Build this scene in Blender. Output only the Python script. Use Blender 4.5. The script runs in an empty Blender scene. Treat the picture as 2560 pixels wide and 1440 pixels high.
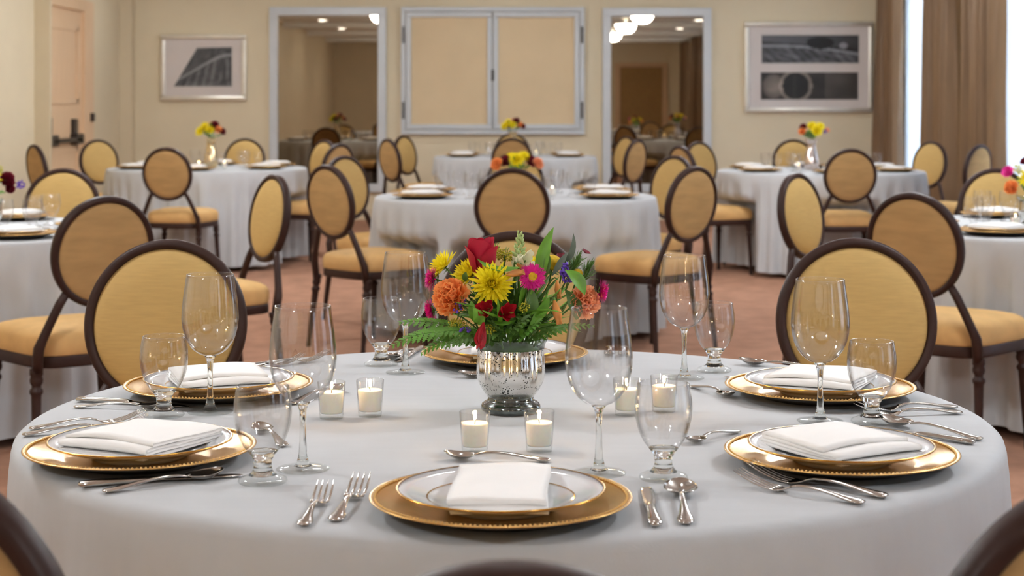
import bpy, bmesh, math, random
from mathutils import Vector, Matrix, Euler
random.seed(7)
S = bpy.context.scene
C = S.collection
PI = math.pi
R = math.radians

# ------------------------------------------------------------------ camera, world, exposure
F, YH, CAMZ = 4237.0, 256.0, 1.263            # focal length in pixels, horizon row, eye height
TT = 0.75                                      # height of the cloth on the tables
cam_d = bpy.data.cameras.new('camera')
cam = bpy.data.objects.new('camera', cam_d)
C.objects.link(cam)
cam.location = (0, 0, CAMZ)
cam.rotation_euler = (PI / 2, 0, 0)
cam_d.sensor_width = 36
cam_d.lens = F / 2560 * 36
cam_d.shift_y = -(720 - YH) / 2560
cam_d.clip_start = 0.05
cam_d.clip_end = 200
cam_d.dof.use_dof = True
cam_d.dof.focus_distance = 2.85
cam_d.dof.aperture_fstop = 7.5
S.camera = cam

S.view_settings.view_transform = 'Standard'
S.view_settings.look = 'None'
S.view_settings.gamma = 1
S.view_settings.use_curve_mapping = False
S.view_settings.exposure = 0.1
try:
    S.cycles.max_bounces = 10
    S.cycles.diffuse_bounces = 4
    S.cycles.glossy_bounces = 4
    S.cycles.transmission_bounces = 8
    S.cycles.transparent_max_bounces = 28
    S.cycles.use_adaptive_sampling = True
    S.cycles.adaptive_threshold = .2
    S.cycles.adaptive_min_samples = 24
    S.cycles.sample_clamp_indirect = 6
    S.cycles.use_denoising = True
except Exception:
    pass

W = bpy.data.worlds.new('overcast_sky')
S.world = W
W.use_nodes = True
bg = W.node_tree.nodes['Background']
bg.inputs[0].default_value = (0.87, 0.94, 1.0, 1)
bg.inputs[1].default_value = 17.0
E_BOWL, E_SPOT = 90.0, 60.0                   # ceiling bowls and recessed downlights


# ------------------------------------------------------------------ materials
MATS = {}
def new_mat(name):
    m = bpy.data.materials.new(name)
    m.use_nodes = True
    nt = m.node_tree
    p = nt.nodes['Principled BSDF']
    MATS[name] = m
    return m, nt, p

def srgb(r, g, b):
    def f(c):
        c /= 255
        return c / 12.92 if c <= .04045 else ((c + .055) / 1.055) ** 2.4
    return (f(r), f(g), f(b), 1)

def coords(nt, scale=(1, 1, 1)):
    tc = nt.nodes.new('ShaderNodeTexCoord')
    mp = nt.nodes.new('ShaderNodeMapping')
    mp.inputs['Scale'].default_value = scale
    nt.links.new(tc.outputs['Object'], mp.inputs['Vector'])
    return mp.outputs['Vector']

def noise(nt, vec, scale, detail=3, rough=.5):
    n = nt.nodes.new('ShaderNodeTexNoise')
    n.inputs['Scale'].default_value = scale
    n.inputs['Detail'].default_value = detail
    n.inputs['Roughness'].default_value = rough
    nt.links.new(vec, n.inputs['Vector'])
    return n.outputs['Fac']

def ramp(nt, fac, stops):
    r = nt.nodes.new('ShaderNodeValToRGB')
    e = r.color_ramp.elements
    while len(e) < len(stops):
        e.new(.5)
    for k, (pos, col) in enumerate(stops):
        e[k].position = pos
        e[k].color = col
    nt.links.new(fac, r.inputs['Fac'])
    return r.outputs['Color']

def bump(nt, p, fac, strength, dist=.002):
    b = nt.nodes.new('ShaderNodeBump')
    b.inputs['Strength'].default_value = strength
    b.inputs['Distance'].default_value = dist
    nt.links.new(fac, b.inputs['Height'])
    nt.links.new(b.outputs['Normal'], p.inputs['Normal'])

def mat(name, col, rough=.5, metal=0, var=.12, scale=20, stretch=(1, 1, 1), bmp=0, bscale=None, sheen=0, spec=.5,
        coat=0, sss=0, trans=0):
    m, nt, p = new_mat(name)
    v = coords(nt, stretch)
    n = noise(nt, v, scale)
    a = tuple(max(0, c * (1 - var)) for c in col[:3]) + (1,)
    b = tuple(c * (1 + var) for c in col[:3]) + (1,)
    nt.links.new(ramp(nt, n, [(.3, a), (.7, b)]), p.inputs['Base Color'])
    p.inputs['Roughness'].default_value = rough
    p.inputs['Metallic'].default_value = metal
    p.inputs['Specular IOR Level'].default_value = spec
    if sheen:
        p.inputs['Sheen Weight'].default_value = sheen
        p.inputs['Sheen Roughness'].default_value = .4
        p.inputs['Sheen Tint'].default_value = tuple(min(1, c * 2.0) for c in col[:3]) + (1,)
    if coat:
        p.inputs['Coat Weight'].default_value = coat
    if sss:
        p.inputs['Subsurface Weight'].default_value = sss
        p.inputs['Subsurface Radius'].default_value = (.012, .008, .005)
    if bmp:
        bump(nt, p, noise(nt, v, bscale or scale * 4, 4), bmp)
    if trans:                                  # thin leaf or petal: part of the light comes through
        t = nt.nodes.new('ShaderNodeBsdfTranslucent')
        t.inputs[0].default_value = tuple(min(1, c * 1.3) for c in col[:3]) + (1,)
        mx = nt.nodes.new('ShaderNodeMixShader')
        mx.inputs[0].default_value = trans
        nt.links.new(p.outputs[0], mx.inputs[1])
        nt.links.new(t.outputs[0], mx.inputs[2])
        nt.links.new(mx.outputs[0], nt.nodes['Material Output'].inputs[0])
    return m

M_WALL = mat('wall_paint', srgb(224, 209, 179), .75, var=.03, scale=2, bmp=.15, bscale=90)
M_CEIL = mat('ceiling_paint', srgb(238, 237, 235), .85, var=.02, scale=2)
M_CARPET = mat('carpet', srgb(160, 120, 98), .95, var=.18, scale=7, bmp=.6, bscale=350, sheen=.2, spec=.1)
M_TRIM = mat('cream_trim', srgb(214, 198, 168), .5, var=.02, scale=4)
M_DOOR = mat('pale_door_wood', srgb(224, 190, 152), .45, var=.06, scale=6, stretch=(8, 8, .4))
M_GREYFRAME = mat('pale_grey_frame', srgb(205, 208, 210), .35, var=.03, scale=6)
M_PANEL = mat('beige_panel', srgb(222, 198, 160), .8, var=.03, scale=3, bmp=.1, bscale=120)
M_SILVERFRAME = mat('silver_leaf_frame', srgb(226, 220, 208), .28, metal=.75, var=.06, scale=8)
M_MAT = mat('picture_mat', srgb(214, 204, 198), .8, var=.02, scale=3)
M_DARKMETAL = mat('dark_bronze', srgb(58, 50, 46), .4, metal=.6, var=.1)
M_DRAPE = mat('brown_drape', srgb(112, 84, 54), .6, var=.12, scale=5, stretch=(4, 4, .3), sheen=.4)
M_CLOTH = mat('white_linen', srgb(192, 194, 196), .85, var=.015, scale=9, stretch=(1, 6, 1), bmp=.10, bscale=160, spec=.2)
M_NAPKIN = mat('white_napkin', srgb(246, 244, 241), .85, var=.015, scale=20, bmp=.15, bscale=500, spec=.2, sheen=.1)
M_GOLDVEL = mat('gold_velvet', srgb(182, 150, 94), .8, var=.06, scale=38, stretch=(.5, 2, 5), bmp=.10, bscale=120, sheen=.25, spec=.2)
M_SEATVEL = mat('gold_seat_velvet', srgb(206, 164, 106), .75, var=.10, scale=12, bmp=.10, bscale=140, sheen=.3, spec=.25)
M_TANVEL = mat('tan_back_velvet', srgb(170, 136, 90), .8, var=.10, scale=14, stretch=(.6, 2, 3), bmp=.10, bscale=120, sheen=.25, spec=.2)
M_CHAIRFRAME = mat('dark_brown_metal', srgb(50, 31, 25), .45, var=.1, scale=30, coat=.0, spec=.22)
M_GOLD = mat('gold_lacquer', srgb(208, 166, 98), .27, metal=.8, var=.05, scale=12, bmp=.03, bscale=60)
M_UNDER = mat('dark_charger_underside', srgb(52, 44, 38), .5, var=.1, scale=20)  # underside lacquer, made dark partly to deepen the shade beneath the charger
M_PORC = mat('white_porcelain', srgb(236, 238, 240), .07, var=.006, scale=5, coat=.6)
M_BAND = mat('gold_band', srgb(205, 160, 80), .2, metal=1, var=.05)
M_STEEL = mat('polished_steel', srgb(200, 196, 190), .13, metal=1, var=.05, scale=40)
M_WAX = mat('cream_wax', srgb(252, 243, 228), .5, var=.02, scale=30, sss=.8)
M_WICK = mat('black_wick', srgb(40, 32, 28), .9)
M_WOOD = mat('table_wood', srgb(150, 112, 74), .6, var=.1)

def thin_glass(name, tint=(1, 1, 1), base=.05, edge=.9, dark=.72):
    m, nt, p = new_mat(name)
    nt.nodes.remove(p)
    lw = nt.nodes.new('ShaderNodeLayerWeight')
    lw.inputs[0].default_value = .5
    pw = nt.nodes.new('ShaderNodeMath'); pw.operation = 'POWER'; pw.inputs[1].default_value = 3.5
    nt.links.new(lw.outputs['Facing'], pw.inputs[0])
    mu = nt.nodes.new('ShaderNodeMath'); mu.operation = 'MULTIPLY_ADD'
    mu.inputs[1].default_value = edge - base; mu.inputs[2].default_value = base
    nt.links.new(pw.outputs[0], mu.inputs[0])
    tr = nt.nodes.new('ShaderNodeBsdfTransparent')
    a = tuple(.985 * c for c in tint) + (1,)
    b = tuple(dark * c for c in tint) + (1,)
    nt.links.new(ramp(nt, lw.outputs['Facing'], [(.45, a), (.95, b)]), tr.inputs[0])
    gl = nt.nodes.new('ShaderNodeBsdfGlossy')
    gl.inputs['Roughness'].default_value = .01
    mx = nt.nodes.new('ShaderNodeMixShader')
    nt.links.new(mu.outputs[0], mx.inputs[0])
    nt.links.new(tr.outputs[0], mx.inputs[1])
    nt.links.new(gl.outputs[0], mx.inputs[2])
    nt.links.new(mx.outputs[0], nt.nodes['Material Output'].inputs[0])
    return m
M_GLASS = thin_glass('clear_glass', (1, 1, 1), .07, .9, .7)
M_FOOTCLEAR = thin_glass('foot_glass', (.985, .995, .99), .045, .26, .95)
M_CUP = thin_glass('cup_glass', (1, 1, 1), .05, .6, .92)
M_PANE = thin_glass('window_glass', (.97, .99, 1), .04, .5, .95)

def solid_glass(name, col, ior=1.45, clear=.4):
    m, nt, p = new_mat(name)
    nt.nodes.remove(p)
    g = nt.nodes.new('ShaderNodeBsdfGlass')
    g.inputs['Color'].default_value = col
    g.inputs['IOR'].default_value = ior
    g.inputs['Roughness'].default_value = 0
    t = nt.nodes.new('ShaderNodeBsdfTransparent')
    mx = nt.nodes.new('ShaderNodeMixShader')
    mx.inputs[0].default_value = clear
    nt.links.new(g.outputs[0], mx.inputs[1])
    nt.links.new(t.outputs[0], mx.inputs[2])
    nt.links.new(mx.outputs[0], nt.nodes['Material Output'].inputs[0])
    return m
M_SOLID = solid_glass('solid_clear_glass', (.985, .995, .99, 1), 1.45, 0)
M_SHELL = thin_glass('blown_clear_glass', (1, 1, 1), .06, .92, .74)

def emit(name, col, strength):
    m, nt, p = new_mat(name)
    nt.nodes.remove(p)
    e = nt.nodes.new('ShaderNodeEmission')
    e.inputs[0].default_value = col
    e.inputs[1].default_value = strength
    nt.links.new(e.outputs[0], nt.nodes['Material Output'].inputs[0])
    return m
M_BOWL = emit('lit_bowl', (.92, .965, 1, 1), E_BOWL)
M_SPOT = emit('lit_downlight', (.92, .965, 1, 1), E_SPOT)
M_FLAME = emit('candle_flame', (1, .72, .34, 1), 30)

def mirror():
    m, nt, p = new_mat('bronze_mirror')
    p.inputs['Base Color'].default_value = (.33, .275, .21, 1)
    p.inputs['Metallic'].default_value = 1
    p.inputs['Roughness'].default_value = .012
    return m
M_MIRROR = mirror()

def sheer():
    m, nt, p = new_mat('white_sheer')
    nt.nodes.remove(p)
    t = nt.nodes.new('ShaderNodeBsdfTranslucent'); t.inputs[0].default_value = (.46, .49, .54, 1)
    d = nt.nodes.new('ShaderNodeBsdfDiffuse'); d.inputs[0].default_value = (.9, .9, .9, 1)
    tp = nt.nodes.new('ShaderNodeBsdfTransparent')
    a = nt.nodes.new('ShaderNodeMixShader'); a.inputs[0].default_value = .3
    b = nt.nodes.new('ShaderNodeMixShader'); b.inputs[0].default_value = .10
    nt.links.new(t.outputs[0], a.inputs[1]); nt.links.new(d.outputs[0], a.inputs[2])
    nt.links.new(a.outputs[0], b.inputs[1]); nt.links.new(tp.outputs[0], b.inputs[2])
    nt.links.new(b.outputs[0], nt.nodes['Material Output'].inputs[0])
    return m
M_SHEER = sheer()

def mercury(name, col, foot=False):
    m, nt, p = new_mat(name)
    v = coords(nt)
    vo = nt.nodes.new('ShaderNodeTexVoronoi')
    vo.inputs['Scale'].default_value = 260
    nt.links.new(v, vo.inputs['Vector'])
    n2 = noise(nt, v, 55, 3)
    ad = nt.nodes.new('ShaderNodeMath'); ad.operation = 'ADD'
    nt.links.new(vo.outputs['Distance'], ad.inputs[0]); nt.links.new(n2, ad.inputs[1])
    sx = nt.nodes.new('ShaderNodeSeparateXYZ')
    nt.links.new(v, sx.inputs[0])
    zr = ramp(nt, sx.outputs[2], [(.030, (.10, .10, .10, 1)), (.055, (0, 0, 0, 1)), (.085, (.02, .02, .02, 1)), (.104, (.17, .17, .17, 1))])
    sb = nt.nodes.new('ShaderNodeMath'); sb.operation = 'SUBTRACT'
    nt.links.new(ad.outputs[0], sb.inputs[0]); nt.links.new(zr, sb.inputs[1])
    k = ramp(nt, sb.outputs[0], [(.66, (0, 0, 0, 1)), (.70, (1, 1, 1, 1))])
    mix = nt.nodes.new('ShaderNodeMix'); mix.data_type = 'RGBA'
    mix.inputs[6].default_value = (.02, .022, .02, 1)
    mix.inputs[7].default_value = col
    nt.links.new(k, mix.inputs[0])
    nt.links.new(mix.outputs[2], p.inputs['Base Color'])
    nt.links.new(k, p.inputs['Metallic'])
    p.inputs['Roughness'].default_value = .12
    return m
M_MERC = mercury('silver_mercury_glass', (.80, .79, .76, 1))
M_MERCGOLD = mercury('gold_mercury_glass', (.80, .62, .36, 1))
M_MERCPINK = mercury('rose_mercury_glass', (.86, .74, .68, 1))
M_RIMGLASS = thin_glass('green_tinted_glass', (.93, .975, .955), .06, .7, .72)
M_FOOTGLASS = mat('dark_mercury_foot', srgb(96, 104, 102), .08, metal=.75, var=.55, scale=90, coat=.8)

# petals and leaves
M_ROSE = mat('rose_petal', srgb(172, 14, 46), .55, var=.18, scale=40, sheen=.4, trans=.12)
M_YEL = mat('yellow_petal', srgb(252, 228, 40), .55, var=.12, scale=60, trans=.25)
M_YELC = mat('yellow_centre', srgb(206, 168, 24), .8, var=.2, scale=200)
M_ORANGE = mat('orange_carnation_petal', srgb(255, 168, 100), .6, var=.10, scale=60, trans=.35)
M_PEACH = mat('peach_carnation_petal', srgb(255, 180, 138), .6, var=.08, scale=60, trans=.35)
M_MAGENTA = mat('magenta_petal', srgb(222, 40, 150), .55, var=.18, scale=80, trans=.2)
M_CRIMSON = mat('crimson_petal', srgb(168, 16, 34), .5, var=.25, scale=50, trans=.15)
M_BURG = mat('burgundy_petal', srgb(120, 14, 40), .6, var=.2, scale=50, trans=.1)
M_AMBER = mat('amber_bud_petal', srgb(206, 138, 66), .5, var=.45, scale=60, stretch=(1, 1, .2), trans=.15)
M_PURPLE = mat('purple_floret', srgb(98, 62, 178), .6, var=.2, scale=80)
M_CREAM = mat('cream_petal', srgb(240, 238, 205), .6, var=.06, scale=60, trans=.2)
M_LEAF = mat('green_leaf', srgb(104, 156, 48), .45, var=.25, scale=30, stretch=(1, 6, 1), trans=.2)
M_LEAFD = mat('dark_green_leaf', srgb(80, 116, 48), .5, var=.3, scale=30, trans=.15)
M_LEAFG = mat('grey_green_leaf', srgb(96, 110, 96), .55, var=.2, scale=30)
M_FERN = mat('fern_green', srgb(92, 142, 52), .5, var=.3, scale=40, trans=.2)
M_STEM = mat('green_stem', srgb(86, 122, 48), .55, var=.2, scale=40)
M_SOLID_Y = mat('goldenrod_buds', srgb(186, 178, 40), .7, var=.25, scale=120)
M_PALEG = mat('pale_green_buds', srgb(176, 196, 128), .6, var=.15, scale=80)


# ------------------------------------------------------------------ mesh helpers
class MB:
    def __init__(self):
        self.v, self.f = [], []
    def add(self, v, f, m=None):
        o = len(self.v)
        self.v += [tuple(m @ Vector(p)) if m is not None else tuple(p) for p in v]
        self.f += [tuple(i + o for i in q) for q in f]
        return self
    def mesh(self, name, material, smooth=True):
        me = bpy.data.meshes.new(name)
        me.from_pydata(self.v, [], self.f)
        if smooth:
            me.polygons.foreach_set('use_smooth', [True] * len(me.polygons))
        me.materials.append(material)
        me.update()
        return me

def g_lathe(prof, seg=48, flute=None):
    """prof: list of (r, z) from bottom to top; r = 0 closes."""
    v, f, rows = [], [], []
    for k, (r, z) in enumerate(prof):
        if r <= 1e-7:
            rows.append([len(v)]); v.append((0, 0, z))
        else:
            row = []
            for i in range(seg):
                a = 2 * PI * i / seg
                rr = r * (1 + flute(a, z) if flute else 1)
                row.append(len(v)); v.append((rr * math.cos(a), rr * math.sin(a), z))
            rows.append(row)
    for a, b in zip(rows, rows[1:]):
        if len(a) == 1 and len(b) == 1:
            continue
        for i in range(seg):
            j = (i + 1) % seg
            if len(a) == 1:
                f.append((a[0], b[j], b[i]))
            elif len(b) == 1:
                f.append((a[i], a[j], b[0]))
            else:
                f.append((a[i], a[j], b[j], b[i]))
    return v, f

def g_sweep(st, seg=10, cap=True):
    """st: stations (centre, side vector, up vector, half width, half thickness): elliptical section."""
    v, f = [], []
    n = len(st)
    for c, s, u, a, b in st:
        for i in range(seg):
            t = 2 * PI * i / seg
            v.append(tuple(Vector(c) + Vector(s) * (a * math.cos(t)) + Vector(u) * (b * math.sin(t))))
    for k in range(n - 1):
        for i in range(seg):
            j = (i + 1) % seg
            f.append((k * seg + i, k * seg + j, (k + 1) * seg + j, (k + 1) * seg + i))
    if cap:
        f.append(tuple(range(seg))[::-1])
        f.append(tuple((n - 1) * seg + i for i in range(seg)))
    return v, f

def g_tube(pts, rad, seg=8, cap=True):
    pts = [Vector(p) for p in pts]
    st = []
    ref = Vector((0, 0, 1))
    for k, p in enumerate(pts):
        d = (pts[min(k + 1, len(pts) - 1)] - pts[max(k - 1, 0)]).normalized()
        if abs(d.dot(ref)) > .95:
            ref = Vector((1, 0, 0)) if abs(d.x) < .9 else Vector((0, 1, 0))
        s = d.cross(ref).normalized()
        u = s.cross(d).normalized()
        ref = u
        r = rad[k] if isinstance(rad, (list, tuple)) else rad
        st.append((p, s, u, r, r))
    return g_sweep(st, seg, cap)

def g_box(x0, x1, y0, y1, z0, z1):
    v = [(x0, y0, z0), (x1, y0, z0), (x1, y1, z0), (x0, y1, z0), (x0, y0, z1), (x1, y0, z1), (x1, y1, z1), (x0, y1, z1)]
    f = [(0, 3, 2, 1), (4, 5, 6, 7), (0, 1, 5, 4), (1, 2, 6, 5), (2, 3, 7, 6), (3, 0, 4, 7)]
    return v, f

def g_grid(fn, nu, nv, closed_u=False):
    v, f = [], []
    cu = nu if closed_u else nu + 1
    for j in range(nv + 1):
        for i in range(cu):
            v.append(fn(i / nu, j / nv))
    for j in range(nv):
        for i in range(nu):
            a, b = j * cu + i, j * cu + (i + 1) % cu
            f.append((a, b, b + cu, a + cu))
    return v, f

def m1(name, gf, material, smooth=True):
    return MB().add(*gf).mesh(name, material, smooth)

def bevel_mesh(me, w=.004, seg=2):
    bm = bmesh.new(); bm.from_mesh(me)
    bmesh.ops.bevel(bm, geom=bm.edges[:], offset=w, segments=seg, affect='EDGES', profile=.5)
    bm.to_mesh(me); bm.free()
    return me

def bbox(name, b, material, w=.004):
    return bevel_mesh(m1(name, g_box(*b), material, False), w)


# ------------------------------------------------------------------ object helpers
def link(name, me, parent=None, mx=None, kind=None, label=None):
    o = bpy.data.objects.new(name, me)
    C.objects.link(o)
    if parent is not None:
        o.parent = parent
    if mx is not None:
        o.matrix_basis = mx
    if kind:
        o['kind'] = kind
    if label:
        o['label'] = label
    return o

def tag(o, label, cat, group=None):
    o['label'] = label
    o['category'] = cat
    if group:
        o['group'] = group
    return o

def place(x, y, z=0, rz=0, sc=1, tilt=None):
    m = Matrix.Translation((x, y, z)) @ Matrix.Rotation(rz, 4, 'Z')
    if tilt:
        m = m @ Euler(tilt).to_matrix().to_4x4()
    return m @ Matrix.Scale(sc, 4)

def spawn(name, parts, mx, label, cat, group=None):
    """parts: list of (part name, mesh, matrix or None, kind or None, sub-parts or None)."""
    if len(parts) == 1 and parts[0][0] == name:
        return tag(link(name, parts[0][1], None, mx), label, cat, group)
    e = link(name, None, None, mx)
    e.empty_display_size = .05
    tag(e, label, cat, group)
    for pt in parts:
        pn, me, pm, pk, sub = (list(pt) + [None] * 5)[:5]
        o = link(pn, me, e, pm, pk)
        for sp in sub or ():
            sn, sm, smx, sk = (list(sp) + [None] * 4)[:4]
            link(sn, sm, o, smx, sk)
    return e

def struct(name, me, mx=None):
    o = link(name, me, None, mx)
    o['kind'] = 'structure'
    return o

def at(px, py, d):
    return Vector(((px - 1280) * d / F, d, CAMZ - (py - YH) * d / F))


# ------------------------------------------------------------------ the room
XL, XR, YB, YF, ZC = -4.18, 4.15, 18.2, -3.7, 2.72
struct('floor', m1('floor', g_box(XL - .3, XR + .3, YF - .2, YB + .2, -.1, 0), M_CARPET, False))
struct('ceiling', m1('ceiling', g_box(XL - .3, XR + .3, YF - .2, YB + .2, ZC, ZC + .1), M_CEIL, False))
struct('wall_back', m1('wall_back', g_box(XL - .3, XR + .3, YB, YB + .2, 0, ZC), M_WALL, False))
struct('wall_front', m1('wall_front', g_box(XL - .3, XR + .3, YF - .2, YF, 0, ZC), M_WALL, False))
struct('wall_left', m1('wall_left', g_box(XL - .2, XL, YF, YB, 0, ZC), M_WALL, False))
struct('trim_1', m1('corner_pilaster', g_box(XL, -4.045, YB - .16, YB, 0, ZC), M_TRIM, False))
struct('baseboard_back', bbox('baseboard_back', (XL, XR, YB - .018, YB, 0, .12), M_TRIM))
struct('baseboard_left', bbox('baseboard_left', (XL, XL + .018, YF, 14.7, 0, .12), M_TRIM))
# ceiling beams, seen only in the mirrors
for k, y in enumerate((-1.9, 1.6, 5.2, 8.9, 12.6, 16.2)):
    struct('trim_%d' % (k + 2), m1('ceiling_beam', g_box(XL, XR, y - .2, y + .2, ZC - .09, ZC), M_CEIL, False))

# windows along the right wall: pitch 3.55 m
WINS = [16.55 - 3.5 * k for k in range(6)]
wm = MB()
y_prev = YB
for yc in WINS:
    wm.add(*g_box(XR, XR + .2, yc + .95, y_prev, 0, ZC))
    wm.add(*g_box(XR, XR + .2, yc - .95, yc + .95, 0, .18))
    wm.add(*g_box(XR, XR + .2, yc - .95, yc + .95, 2.5, ZC))
    y_prev = yc - .95
wm.add(*g_box(XR, XR + .2, YF, y_prev, 0, ZC))
struct('wall_right', wm.mesh('wall_right', M_WALL, False))

def window(k, yc):
    w = link('window_%d' % (k + 1), None, None, Matrix.Translation((XR + .1, yc, 0)))
    w['kind'] = 'structure'
    for nm, b in (('sill', (-.14, .06, -.97, .97, .15, .19)), ('frame', (-.03, .03, -.95, -.89, .18, 2.5)), ('frame', (-.03, .03, .89, .95, .18, 2.5)),
                  ('frame', (-.03, .03, -.89, .89, 2.44, 2.5)), ('frame', (-.03, .03, -.89, .89, .18, .24)), ('mullion', (-.025, .025, -.03, .03, .24, 2.44))):
        link('window_' + nm, bbox('window_' + nm, b, M_GREYFRAME), w)
    for s in (-1, 1):
        link('pane', m1('pane', g_box(-.003, .003, min(s * .03, s * .89), max(s * .03, s * .89), .24, 2.44), M_PANE, False), w)

def drape_mesh(name, length, depth, folds, material, ztop=2.62, flare=0.0, seed=0, thick=.004):
    rr = random.Random(seed)
    ph = [rr.uniform(0, 6.3) for _ in range(4)]
    def fn(u, v):
        z = ztop * (1 - v) + .015
        w = 1 + flare * v * v
        y = (u - .5) * length * w + .012 * math.sin(9 * v + ph[0] + 5 * u)
        x = depth * (.62 + .38 * v) * (math.sin(2 * PI * folds * u + ph[1] + .5 * math.sin(3 * v + ph[2])) + .35 * math.sin(2 * PI * folds * 2.3 * u + ph[3]))
        return (x, y, z)
    v, f = g_grid(fn, folds * 14, 14)
    n = len(v)
    v2 = [(p[0] + thick, p[1], p[2]) for p in v]
    m = MB().add(v, f).add(v2, [q[::-1] for q in f])
    return m.mesh(name, material)

drape_lab = ['against the framed double print', 'beyond the empty round chair back', 'second window, far side', 'second window, near side']
for k, yc in enumerate(WINS):
    window(k, yc)
    sh = drape_mesh('sheer', 1.9, .022, 16, M_SHEER, 2.6, 0, 30 + k, .001)
    names = ('window nearest the back wall', 'second window from the back wall', 'third window from the back wall', 'fourth window from the back wall', 'fifth window from the back wall', 'window nearest the front wall')
    tag(link('sheer_curtain', sh, None, Matrix.Translation((XR - .085, yc, 0))), 'white sheer curtain across the ' + names[k], 'curtain', 'sheer curtains along the window wall')
    for s, ln, off in ((1, .96, 1.05), (-1, 1.02, -1.12)):
        dm = drape_mesh('drape', ln, .085, 5, M_DRAPE, 2.625, .05, 60 + k * 2 + s)
        tag(link('drape', dm, None, Matrix.Translation((XR - .235, yc + off, 0))),
            'brown floor length drape at the %s side of the %s' % ('far' if s > 0 else 'near', names[k]), 'drape', 'brown drapes along the window wall')
    rod = link('curtain_rod', None, None, Matrix.Translation((XR - .235, yc, 2.665)))
    tag(rod, 'bronze curtain rod above the ' + names[k], 'curtain rod', 'curtain rods')
    link('pole', m1('pole', g_tube([(0, -1.74, 0), (0, 1.62, 0)], .014, 10), M_DARKMETAL), rod)
    for yy in (-1.74, 1.62):
        link('finial', m1('finial', g_lathe([(0, -.025), (.02, -.015), (.026, 0), (.02, .015), (0, .025)], 12), M_DARKMETAL), rod, Matrix.Translation((0, yy, 0)))
    for yy in (-1.69, 0, 1.52):
        link('bracket', bbox('bracket', (0, .235, yy - .012, yy + .012, -.012, .012), M_DARKMETAL, .003), rod)

# exit door on the left wall
door = link('door_1', None, None, Matrix.Translation((XL, 15.54, 0)))
door['kind'] = 'structure'
link('door_frame', bbox('door_frame', (0, .14, -.71, -.66, 0, ZC), M_TRIM), door)
link('door_frame', bbox('door_frame', (0, .10, .66, 1.0, 0, 2.24), M_DOOR), door)
link('door_frame', bbox('door_frame', (0, .10, -.66, .66, 2.13, 2.24), M_DOOR), door)
leaf_o = link('door_leaf', bbox('door_leaf', (.02, .065, -.66, .66, .01, 2.13), M_DOOR), door)
for (a, b, c, d) in ((-.54, .50, 1.25, 1.98), (-.54, .50, .2, .85)):
    fr = MB()
    for q in ((a, b, d - .05, d), (a, b, c, c + .05), (a, a + .05, c, d), (b - .05, b, c, d)):
        fr.add(*g_box(.06, .078, q[0], q[1], q[2], q[3]))
    link('panel_moulding', fr.mesh('panel_moulding', M_DOOR, False), leaf_o)
pb = link('panic_bar', bbox('panic_bar', (.10, .135, -.55, .45, .895, .935), M_DARKMETAL, .006), door)
for y0, hh in ((-.65, .14), (.24, .12)):
    link('mount', bbox('mount', (.06, .135, y0, y0 + .26, .87, .97), M_DARKMETAL, .01), pb)
    link('cover', bbox('cover', (.06, .10, y0 + .03, y0 + .17, .97, .99 + hh), M_DARKMETAL, .01), pb)
link('latch', bbox('latch', (.10, .13, .86, .93, 1.08, 1.16), M_DARKMETAL, .004), door)

# door and panel on the wall behind the camera, seen in the mirrors
d2 = link('door_2', None, None, Matrix.Translation((3.05, YF, 0)))
d2['kind'] = 'structure'
link('door_frame', bbox('door_frame', (-.62, -.5, 0, .06, 0, 2.2), M_DOOR), d2)
link('door_frame', bbox('door_frame', (.5, .62, 0, .06, 0, 2.2), M_DOOR), d2)
link('door_frame', bbox('door_frame', (-.5, .5, 0, .06, 2.1, 2.2), M_DOOR), d2)
link('door_leaf', bbox('door_leaf', (-.5, .5, 0, .03, .01, 2.1), M_TANVEL), d2)


# ------------------------------------------------------------------ wall pieces on the back wall
def frame_rect(x0, x1, z0, z1, t, y0, y1, material, bev=.006):
    m = []
    for b in ((x0, x1, y0, y1, z1 - t, z1), (x0, x1, y0, y1, z0, z0 + t), (x0, x0 + t, y0, y1, z0 + t, z1 - t), (x1 - t, x1, y0, y1, z0 + t, z1 - t)):
        m.append(bbox('rail', b, material, bev))
    return m

def wx(px): return (px - 1280) * YB / F
def wz(py): return CAMZ - (py - YH) * YB / F

def wall_mirror(l, r, t, b, label):
    x0, x1, z0, z1 = wx(l), wx(r), wz(b), wz(t)
    e = link('wall_mirror', None, None, Matrix.Translation(((x0 + x1) / 2, YB, z0)))
    tag(e, label, 'mirror', 'tall mirrors on the back wall')
    hw, h = (x1 - x0) / 2, z1 - z0
    for me in frame_rect(-hw, hw, 0, h, .09, -.06, -.002, M_GREYFRAME):
        link('frame_rail', me, e)
    link('mirror_glass', m1('mirror_glass', g_box(-hw + .085, hw - .085, -.03, -.004, .085, h - .085), M_MIRROR, False), e)
wall_mirror(675, 966, 18, 480, 'tall wall mirror in a pale grey frame, between arch print and cabinet')
wall_mirror(1506, 1778, 20, 480, 'tall wall mirror in a pale grey frame, between cabinet and double print')

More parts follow.
